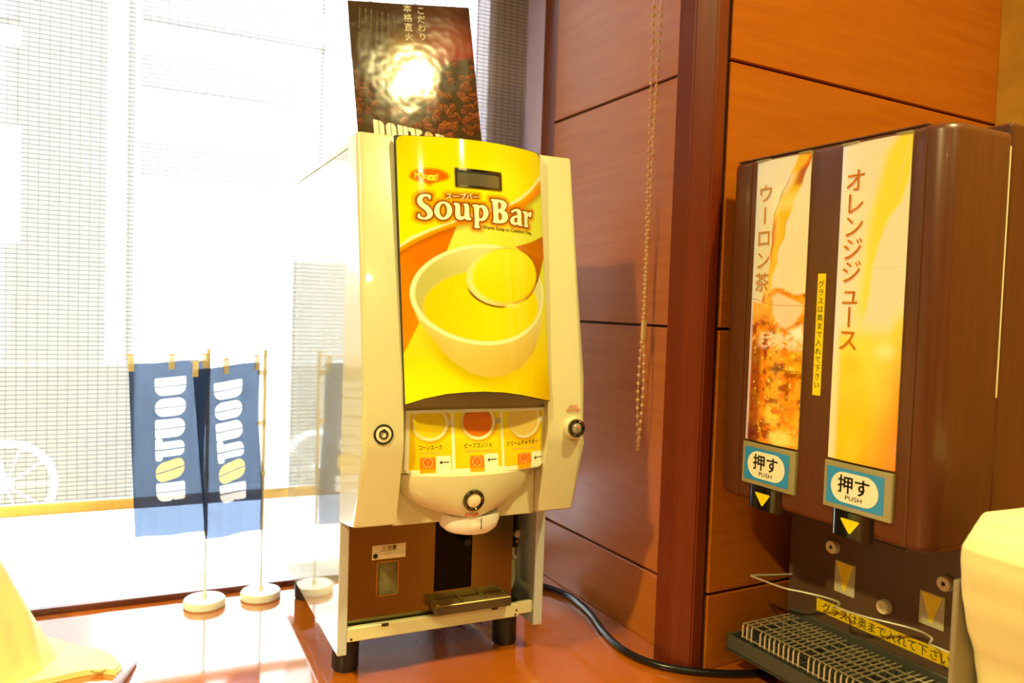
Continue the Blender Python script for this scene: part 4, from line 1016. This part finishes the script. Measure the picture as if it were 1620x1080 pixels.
# picture panels
def bow(s0, s1): return lambda s: -.0016-.0022*(1-((2*(s-s0)/(s1-s0))-1)**2)
def tea_picture(u, v):
    n1 = fbm(u*7, v*34, 2); n2 = fbm(u*16, v*80, 8, 3)
    c = grad(nlin((244, 240, 214)), nlin((238, 226, 176)), sst(v, 0, .45)*.6+.3*u)
    c = over(c, nlin((226, 236, 240)), sst(u, .14, 0)*.7)  # window reflection painted in: bluish white towards the left edge
    vv = [-.012, .041, .076, .125, .183, .222, .271, .32, .369, .418, .466, .56, .62]
    ll = [.80, .72, .64, .52, .41, .37, .37, .354, .343, .317, .25, .17, .10]
    rr = [1.02, .97, .89, .81, .70, .63, .59, .51, .474, .41, .396, .40, .40]
    l = np.interp(v, vv, ll)+.008*np.sin(v*90); r = np.interp(v, vv, rr)+.012*np.sin(v*70+1)
    x = (u-l)/(r-l)
    stx = sst(x, -.04, .03)*sst(x, 1.04, .97)*sst(v, .64, .58)
    sc = grad(nlin((250, 196, 36)), nlin((248, 222, 120)), sst(v, .1, .16)*sst(v, .20, .16))
    sc = over(sc, nlin((222, 110, 10)), sst(x, .45, .95)*sst(v, .10, .04)*sst(n1, .3, .5))
    sc = over(sc, nlin((206, 96, 4)), sst(x, .45, .0)*sst(v, .19, .24)*sst(v, .40, .30))
    sc = over(sc, nlin((176, 64, 2)), sst(x, .3, .75)*sst(v, .02, .06)*sst(v, .115, .09)*.8)
    sc = over(sc, nlin((240, 222, 180)), sst(x, .55, .15)*sst(v, .05, .07)*sst(v, .14, .11)*.9)
    sc = over(sc, nlin((246, 220, 120)), sst(v, .36, .44)*.6)
    sc = over(sc, nlin((214, 96, 6)), sst(v, .46, .50)*sst(x, .6, .2))
    c = over(c, sc, stx)
    c = over(c, nlin((120, 62, 20)), (sst(np.abs(x), .05, .0)*sst(v, .05, .09)*sst(v, .24, .18)+sst(np.abs(x-1), .05, .0)*sst(v, .19, .22)*sst(v, .36, .30)*.7)*.7)
    # glass of tea
    surf = .462+.03*sst(u, .45, .2)+.012*np.sin(u*9)
    tea = sst(v, surf-.004, surf+.006)*sst(u, .0, .06)
    tc = grad(nlin((232, 116, 8)), nlin((250, 190, 40)), np.clip(n1*1.6-.35, 0, 1))
    tc = over(tc, nlin((158, 56, 2)), sst(fbm(u*9+3, v*40, 21), .52, .72)*.9)
    tc = over(tc, nlin((128, 36, 0)), sst(u, .30, .20)*sst(u, .03, .07)*sst(v, .62, .68)*(.5+.5*n2))
    tc = over(tc, nlin((255, 226, 90)), sst(n2, .66, .80)*.8)
    tc = over(tc, nlin((244, 232, 190)), sst(v, .600, .615)*sst(v, .675, .650)*sst(fbm(u*22, v*120, 5), .36, .56)*sst(u, .12, .3)*.85)
    tc = over(tc, nlin((250, 200, 90)), sst(v, .60, .50)*sst(u, .5, .2)*.7)
    ice = [(.42, .487), (.52, .466), (.98, .507), (.95, .540), (.84, .575), (.70, .594), (.58, .586), (.45, .546)]
    tc = over(tc, grad(nlin((246, 206, 160)), nlin((252, 226, 190)), n1), sst(sdpoly(u*80, v*330, [(a*80, b*330) for a, b in ice]), 2, -3))
    ice2 = [(.74, .600), (.98, .575), (1.0, .62), (.90, .63)]
    tc = over(tc, nlin((255, 250, 220)), sst(sdpoly(u*80, v*330, [(a*80, b*330) for a, b in ice2]), 3, -4))
    tc = over(tc, nlin((90, 50, 20)), sst(np.hypot((u-.55)/.16, (v-.735)/.012), 1.2, .4)*.6+sst(np.abs(v-.737), .004, .001)*sst(u, .6, .7)*.5)
    tc = over(tc, nlin((255, 236, 120)), sst(np.hypot((u-.68)/.24, (v-.975)/.03), 1.2, .5)*.9)
    tc = over(tc, nlin((255, 222, 80)), sst(np.hypot((u-.52)/.18, (v-.90+(u-.5)*.05)/.05), 1.2, .3)*sst(n1, .35, .55))
    tc = over(tc, nlin((110, 34, 20)), sst(v, .92, .97)*sst(u, .3, .1)*.8)
    c = over(c, tc, tea)
    ln = np.abs(v-(.49+.022*sst(u, 0, .5))); c = over(c, nlin((196, 128, 40)), sst(ln, .0022, .0008)*.7)
    c = over(c, nlin((222, 200, 214)), sst(u, .06, .015)*sst(v, .45, .62)*.9)  # painted reflection goes on down the left edge beside the tea
    return c
def juice_picture(u, v):
    c = grad(nlin((246, 240, 212)), nlin((240, 232, 190)), sst(u, 0, .5))
    c = over(c, nlin((226, 236, 240)), sst(u, .10, 0)*.7)  # painted window reflection, bluish white along the left edge
    vv = [-.02, .048, .135, .2, .244, .31, .388, .47, .56]
    ll = [.87, .66, .575, .51, .46, .434, .41, .36, .33]; rr = [1.06, 1.02, .98, .90, .746, .64, .557, .53, .47]
    l = np.interp(v, vv, ll); r = np.interp(v, vv, rr)
    k = sst(u, l-.09, l+.10)*sst(u, r+.025, r-.03)*sst(v, .62, .50)
    c = over(c, grad(nlin((253, 228, 60)), nlin((250, 236, 130)), sst(u, .6, .3)), k)
    liq = sst(v, .545, .625)*sst(u, .03, .16)+sst(u, .80, .96)*sst(v, .50, .56)*.8
    lc = grad(nlin((255, 230, 84)), nlin((255, 206, 24)), sst(v, .62, .92))
    lc = over(lc, nlin((255, 140, 0)), sst(u*.75+v, 1.18, 1.72))
    lc = over(lc, nlin((252, 208, 40)), sst(np.hypot((u-.3)/.26, (v-.70)/.05), 1.2, .2)*.7)
    lc = over(lc, nlin((255, 240, 150)), sst(np.hypot((u-.78)/.16, (v-.645)/.035), 1.2, .2)*.9)
    c = over(c, lc, np.clip(liq, 0, 1))
    c = over(c, nlin((252, 236, 170)), sst(u, .16, .02)*sst(v, .6, .7)*.8)
    c = over(c, nlin((226, 214, 170)), sst(np.abs(v-.392), .0022, .0008)*sst(u, .55, .62)*.7)
    ln = np.abs(u-(.98-.34*v*2.6)); c = over(c, nlin((226, 216, 176)), sst(ln, .012, .003)*sst(v, .2, .14)*.5)
    return c
def dpanel(name, s0, s1, z0, z1, fn, nu, nv):
    bw = bow(s0, s1)
    mb = MB(); F = mb.grid(lambda i, j: q(bw(s0+(s1-s0)*i)+.0004, s0+(s1-s0)*i, z0+(z1-z0)*j), 10, 2)
    Bk = mb.grid(lambda i, j: q(.001, s0+(s1-s0)*i, z0+(z1-z0)*j), 10, 2)
    for R_ in (lambda G: G[0], lambda G: G[-1], lambda G: [r[0] for r in G], lambda G: [r[-1] for r in G]):
        a, b = R_(F), R_(Bk)
        for i in range(len(a)-1): mb.bm.faces.new((a[i], a[i+1], b[i+1], b[i]))
    p = Q(mb, name, M['clearframe'], smooth=True)
    U, V = np.meshgrid(np.linspace(0, 1, nu), np.linspace(0, 1, nv))
    painted('print', lambda u, v: (bw(s0+(s1-s0)*u), -(s0+(s1-s0)*u), z1+(z0-z1)*v), U, V, fn(U, V), M['drinkprint'], p, local=True)
    Q(qbox(MB(), -.0044, -.0002, s0, s0+.020, z1, z1+.0022), 'clip', M['clearframe'], p); Q(qbox(MB(), -.0044, -.0002, s1-.016, s1, z1, z1+.0022), 'clip', M['clearframe'], p)
    return p
tp = dpanel('tea_panel', .0370, .1182, .3190, .6525, tea_picture, 110, 440)
jp = dpanel('juice_panel', .1600, .2412, .3190, .6520, juice_picture, 100, 380)
tp['label'] = 'iced oolong tea picture panel'; jp['label'] = 'orange juice picture panel'
M['teaink'] = mat('bronze print', lin(206, 140, 30), .4); M['juiceink'] = mat('orange print', lin(250, 164, 4), .4)
place('lettering', column2d('ウーロン茶', .0262, .0240, .0), lambda a, b: q(-.0046, .0545+a, .6140+b), M['teaink'], tp, local=True)
place('lettering', column2d('オレンジジュース', .0238, .0265, .0001), lambda a, b: q(-.0046, .1800+a, .6135+b), M['juiceink'], jp, local=True)
# push buttons
def pushbutton(s0, s1):
    b = Q(qbox(MB(), -.0045, .002, s0, s1, .2665, .3165, .0012, 2), 'push_button', M['clearframe'])
    dn = lambda t: (lambda x, y: q(t, x, y))
    place('label_print', poly2d([rrect(s0+.0045, s1-.0085, .2720, .3110, .0006)]), dn(-.0049), M['blue'], b, local=True)
    cs = (s0+s1)/2-.002
    place('oval', poly2d([rrect(cs-.0290, cs+.0290, .2755, .3075, .0159, 10)]), dn(-.0052), M['creamprint'], b, local=True)
    place('lettering', text2d('押す', .0200, .00035, 'CENTER'), lambda x, y: q(-.0055, cs+x-.0005, .2872+y), M['blackprint'], b, local=True)
    place('lettering', text2d('PUSH', .0066, .00004, 'CENTER', xs=1.35), lambda x, y: q(-.0055, cs+x, .2790+y), M['blackprint'], b, local=True)
    # tab with the amber arrow below it
    c = cs-.0035; hw = .0255
    tabt = lambda x: -.0006-.0050*max(0, 1-(x/hw)**2)**.5
    mb = MB(); sec_ = [(c-hw+2*hw*k/16, tabt(-hw+2*hw*k/16)) for k in range(17)]
    ft = lambda x, y: q(tabt(x)+(.2640-y)*.015-.0006, c+x, y)
    lo = [mb.bm.verts.new(q(t+.0004, s, .2392)) for s, t in sec_]; hi = [mb.bm.verts.new(q(t, s, .2660)) for s, t in sec_]
    for i in range(16): mb.bm.faces.new((lo[i], lo[i+1], hi[i+1], hi[i]))
    mb.bm.faces.new(lo[::-1]); mb.bm.faces.new(hi); mb.bm.faces.new((lo[0], hi[0], hi[-1], lo[-1]))
    t = Q(mb, 'pour_tab', mat('glossy black tab', lin(18, 20, 14), .12, coat=.5), smooth=True)
    place('arrow', poly2d([chaikin([(-.0120, .2592), (.0130, .2592), (.0012, .2432)], 1, .08)]), ft, M['tape'], t, cut=.003, local=True)
pushbutton(.0362, .1182); pushbutton(.1584, .2412)
# apron behind the tabs
mb = MB()
# upright yellow tape with handwriting
tv = Q(qbox(MB(), -.0007, .0001, .1340, .1448, .3834, .5174), 'label_tape', M['tape'])
M['pen'] = mat('pen ink', lin(50, 44, 8), .6)
place('lettering', column2d('グラスは奥まで入れて下さい', .00925, .0086, 0, res=1), lambda a, b: q(-.0010, .1394+a, .5060+b), M['pen'], tv, local=True)
# splash plate with bumpers, stickers and tape
Q(qbox(MB(), .125, .130, -.0010, .268, .0560, .2440, .0008, 1), 'splash_plate', M['splash'])
Q(qbox(MB(), .1225, .1262, .004, .266, .0560, .0800, .001, 1), 'splash_foot', M['tray'])
for s, z, hole in ((.0705, .1806, 1), (.2200, .1828, 1), (.1470, .1307, 0)):
    b = Q(MB().lathe([(0, .0052), (.0024, .0052), (.0026, .0072), (.0074, .0072), (.0086, .0055), (.0088, 0)], q(.125, s, z), (-1, 0, 0), 28), 'bumper', M['stick'], smooth=True)
    if hole: Q(MB().lathe([(0, .0058), (.0027, .0058), (.0027, .004)], q(.125, s, z), (-1, 0, 0), 16), 'bumper_hole', M['black'], b)
for s0, s1, z0, z1 in ((.0735, .1035, .1252, .1650), (.1894, .2195, .1282, .1658)):
    st_ = Q(qbox(MB(), .1243, .1251, s0, s1, z0, z1, .0004, 1), 'arrow_sticker', M['greysticker'])
    place('arrow', poly2d([[(s0+.0025, z1-.0010), (s1-.0025, z1-.0010), ((s0+s1)/2+.0016, z0+.0045), ((s0+s1)/2-.0016, z0+.0045)]]), lambda x, y: q(.1239, x, y), M['arrowy'], st_, local=True)
tw = Q(qbox(MB(), .1244, .1251, .0478, .2430, .0910, .1072), 'label_tape', mat('amber label tape', lin(238, 200, 0), .42))
me = text2d('グラスは奥まで入れて下さい', .0140, 0.0, 'LEFT', spacing=1.0); w = max(v.co.x for v in me.vertices); me.transform(Matrix.Diagonal((.172/w, 1, 1, 1)))
place('lettering', me, lambda a, b: q(.1240, .0570+a, .0940+b), M['pen'], tw, local=True)
# glass guide wire
gz = .1250
gp = [(.124, .006), (.098, -.002), (.072, -.010), (.066, -.006), (.072, .040), (.082, .058), (.094, .082), (.098, .098), (.094, .108), (.084, .111), (.080, .116), (.088, .148), (.098, .168), (.108, .190), (.110, .206), (.104, .220), (.092, .226), (.088, .230), (.087, .250), (.086, .275)]
gpath = []
for i in range(len(gp)-1):
    for k in range(4):
        p0, p1, p2, p3 = [Vector(gp[min(max(i+j, 0), len(gp)-1)]) for j in (-1, 0, 1, 2)]; t = k/4
        v = .5*((2*p1)+(p2-p0)*t+(2*p0-5*p1+4*p2-p3)*t*t+(3*p1-p0-3*p2+p3)*t**3); gpath.append(q(v.x, v.y, gz-.0005))
gpath.append(q(gp[-1][0], gp[-1][1], gz))
Q(MB().tube(gpath, .0013, 8), 'glass_guide', M['wire'], smooth=True)
# drip tray and wire grating
mb = MB()
qbox(mb, .0285, .124, -.0120, .2860, .0320, .0360)
qbox(mb, .0285, .0320, -.0120, .2860, .0320, .0530, .0008, 1); qbox(mb, .1205, .124, -.0120, .2860, .0320, .0560)
qbox(mb, .0285, .124, -.0120, -.0085, .0320, .0530, .0008, 1); qbox(mb, .0285, .124, .2825, .2860, .0320, .0530, .0008, 1)
tr_ = Q(mb, 'drip_tray', M['tray'])
mb = MB()
k = 0; s = .0120; run = 0; pat = [3, 9, 9, 9, 9]; pi_ = 0; cnt = 0; slots = []
while s < .279:
    slots.append(s); cnt += 1
    if cnt == pat[pi_]: s += .00755; cnt = 0; pi_ = min(pi_+1, 4)
    s += .00755
for s in slots:
    mb.tube([q(.0345, s, .0555), q(.0345, s, .0715), q(.0352, s, .0732), q(.0370, s, .0738), q(.116, s, .0738)], .0011, 6)
for t in (.040, .0560, .0725, .0890, .1050): mb.tube([q(t, .0080, .0725), q(t, .2800, .0725)], .0010, 6)
mb.tube([q(.0365, .008, .0560), q(.0365, .280, .0560)], .0011, 6)
for t in (.046, .108):
    for s in (.010, .278): mb.tube([q(t, s, .0362), q(t, s, .0730)], .0012, 6)
gr = Q(mb, 'grating', M['brownwire'], smooth=True); gr['kind'] = 'stuff'
MB_ = MB()
for s in slots: MB_.tube([q(.0338, s, .0560), q(.0338, s, .0715)], .0012, 6)
gf = Q(MB_, 'grating_front_lit', M['wire'], smooth=True); gf['kind'] = 'stuff'  # lighter copies over the front bends paint the light they catch
tag(jd, 'dark wood-grain juice dispenser with two drink picture panels, right of the corner post', 'drink machine')

# ------------------------------------------------------------------ cloth covers at both sides, wooden stick
def clothfab(name, col):
    m, N, L, p = newmat(name)
    p.inputs['Base Color'].default_value = (*col, 1); p.inputs['Roughness'].default_value = .85; p.inputs['Sheen Weight'].default_value = .2
    tc = N.new('ShaderNodeTexCoord'); n = N.new('ShaderNodeTexNoise'); n.inputs['Scale'].default_value = 14; n.inputs['Detail'].default_value = 3
    L.new(tc.outputs['Object'], n.inputs['Vector']); b = N.new('ShaderNodeBump'); b.inputs['Strength'].default_value = .25; b.inputs['Distance'].default_value = .01
    L.new(n.outputs['Fac'], b.inputs['Height']); L.new(b.outputs[0], p.inputs['Normal']); return m
M['creamcloth'] = clothfab('cream cloth', lin(242, 230, 164))
M['boxmetal'] = mat('grey metal box', lin(160, 150, 120), .4, metal=.3, noise=.05)
# right: cloth draped over a metal box, seen close to the camera
ZR = [(.06, .672), (.1588, .6575), (.1850, .6510), (.2057, .6407), (.2350, .6310), (.2674, .6254), (.2800, .6262), (.2900, .6340), (.2980, .6430), (.3030, .6480), (.3060, .6540), (.3075, .6600)]
def right_cloth(i, j):
    j = min(j, 1.0)
    k = j*(len(ZR)-1); a = min(int(k), len(ZR)-2); f = k-a
    z = ZR[a][0]+(ZR[a+1][0]-ZR[a][0])*f; xl = ZR[a][1]+(ZR[a+1][1]-ZR[a][1])*f
    x0, x1 = xl, .80; y0, y1 = .335, .425
    if j > .9: y0 += (j-.9)*.16; y1 -= (j-.9)*.10
    P_ = rrect(x0, x1, y0, y1, (.012, .012, .012, .012), 4)
    n = len(P_); t = i*n; a = int(t) % n; b = (a+1) % n; f = t-int(t)
    # long sides need more points: resample by arc length
    L_ = [0]
    for m_ in range(n): L_.append(L_[-1]+math.dist(P_[m_], P_[(m_+1) % n]))
    d = i*L_[-1]
    for m_ in range(n):
        if L_[m_+1] >= d-1e-9: break
    f = (d-L_[m_])/max(L_[m_+1]-L_[m_], 1e-9); p, q_ = P_[m_], P_[(m_+1) % n]
    x, y = p[0]+(q_[0]-p[0])*f, p[1]+(q_[1]-p[1])*f
    w = .0008*math.sin(z*190+x*14)*math.exp(-max(0, x-x0)*26)*(1 if z < .295 else .2)+.0012*math.sin(x*36+z*14)*math.sin(z*19+1)
    return x-w*(.8 if x < x0+.03 else 0), y-w, z+.0004*math.sin(x*60)
mb = MB(); V_ = mb.grid(right_cloth, 120, 60, closeu=True)
mb.bm.faces.new(V_[-1])
rc_ = mb.build('cloth_cover', M['creamcloth'], smooth=True)
rc_.modifiers.new('thickness', 'SOLIDIFY').thickness = .0015
tag(rc_, 'cream cloth draped over a grey metal box in front of the juice dispenser', 'cloth')
mb = MB(); mb.box(.6372, .82, .4275, .4330, 0.0, .2480, .001, 1); mb.box(.690, .79, .350, .4275, 0.0, .2300, .002, 1)
o = mb.build('metal_box', M['boxmetal'])
tag(o, 'grey metal box mostly hidden under the cream cloth beside the drip tray', 'box')
# left: crumpled cloth whose hem spreads on the counter
def left_cloth(i, j):
    z = .30*(1-j)
    a = i*2*PI; ex = 2.4
    ca, sa = math.cos(a), math.sin(a)
    sx = abs(ca)**(2/ex)*(1 if ca > 0 else -1); sy = abs(sa)**(2/ex)*(1 if sa > 0 else -1)
    xr = np.interp(z, [0, .012, .033, .071, .1055, .1387, .20, .30], [-.086, -.091, -.100, -.1150, -.1330, -.1475, -.178, -.25])
    cx = -.40; rx = xr-cx; ry = .085-.10*z
    fold = 1+.010*math.sin(a*9+z*16)+.006*math.sin(a*17-z*40)
    x = cx+rx*sx*fold; y = 1.115+ry*sy*fold
    if z > .25:
        k = (z-.25)/.05; x = cx+(x-cx)*(1-.3*k*k); y = 1.115+(y-1.115)*(1-.5*k*k)
    return x, y, z+.0004
mb = MB(); V_ = mb.grid(left_cloth, 120, 50, closeu=True); mb.bm.faces.new(V_[0][::-1])
hem = [(-.20, 1.22), (-.1038, 1.206), (-.0758, 1.1675), (-.0555, 1.1453), (-.039, 1.1348), (-.0199, 1.1036), (-.0085, 1.0740), (-.0150, 1.0560), (-.020, 1.0600), (-.0300, 1.0680), (-.0402, 1.0715), (-.0600, 1.0700), (-.0806, 1.0650), (-.20, 1.045)]
n0 = len(mb.bm.verts)
mb.prism(chaikin(hem, 1), lambda p, q_, t: (p, q_, t), .0004, .0075)
mb.bm.verts.ensure_lookup_table(); mb.bm.edges.ensure_lookup_table()
tops = [e for e in mb.bm.edges if all(v.index >= n0 or v.index < 0 for v in e.verts) and all(abs(v.co.z-.0075) < 1e-5 for v in e.verts)]
bmesh.ops.bevel(mb.bm, geom=tops, offset=.003, segments=2, affect='EDGES')
lc_ = mb.build('cloth_cover', M['creamcloth'], smooth=True)
tag(lc_, 'pale yellow crumpled cloth with its hem spread on the counter, left of the flags', 'cloth')
M['stickwood'] = woodmat('dark stick wood', lin(120, 66, 40), lin(150, 88, 56), .4, (4, 4, 40))
o = MB().tube([(.0052, 1.0830, .0024), (-.0100, 1.0370, .0066), (-.034, .965, .0074)], [.0020, .0062, .0070], 10).build('wooden_stick', M['stickwood'], smooth=True)
tag(o, 'brown wooden stick lying on the counter by the left cloth', 'stick')
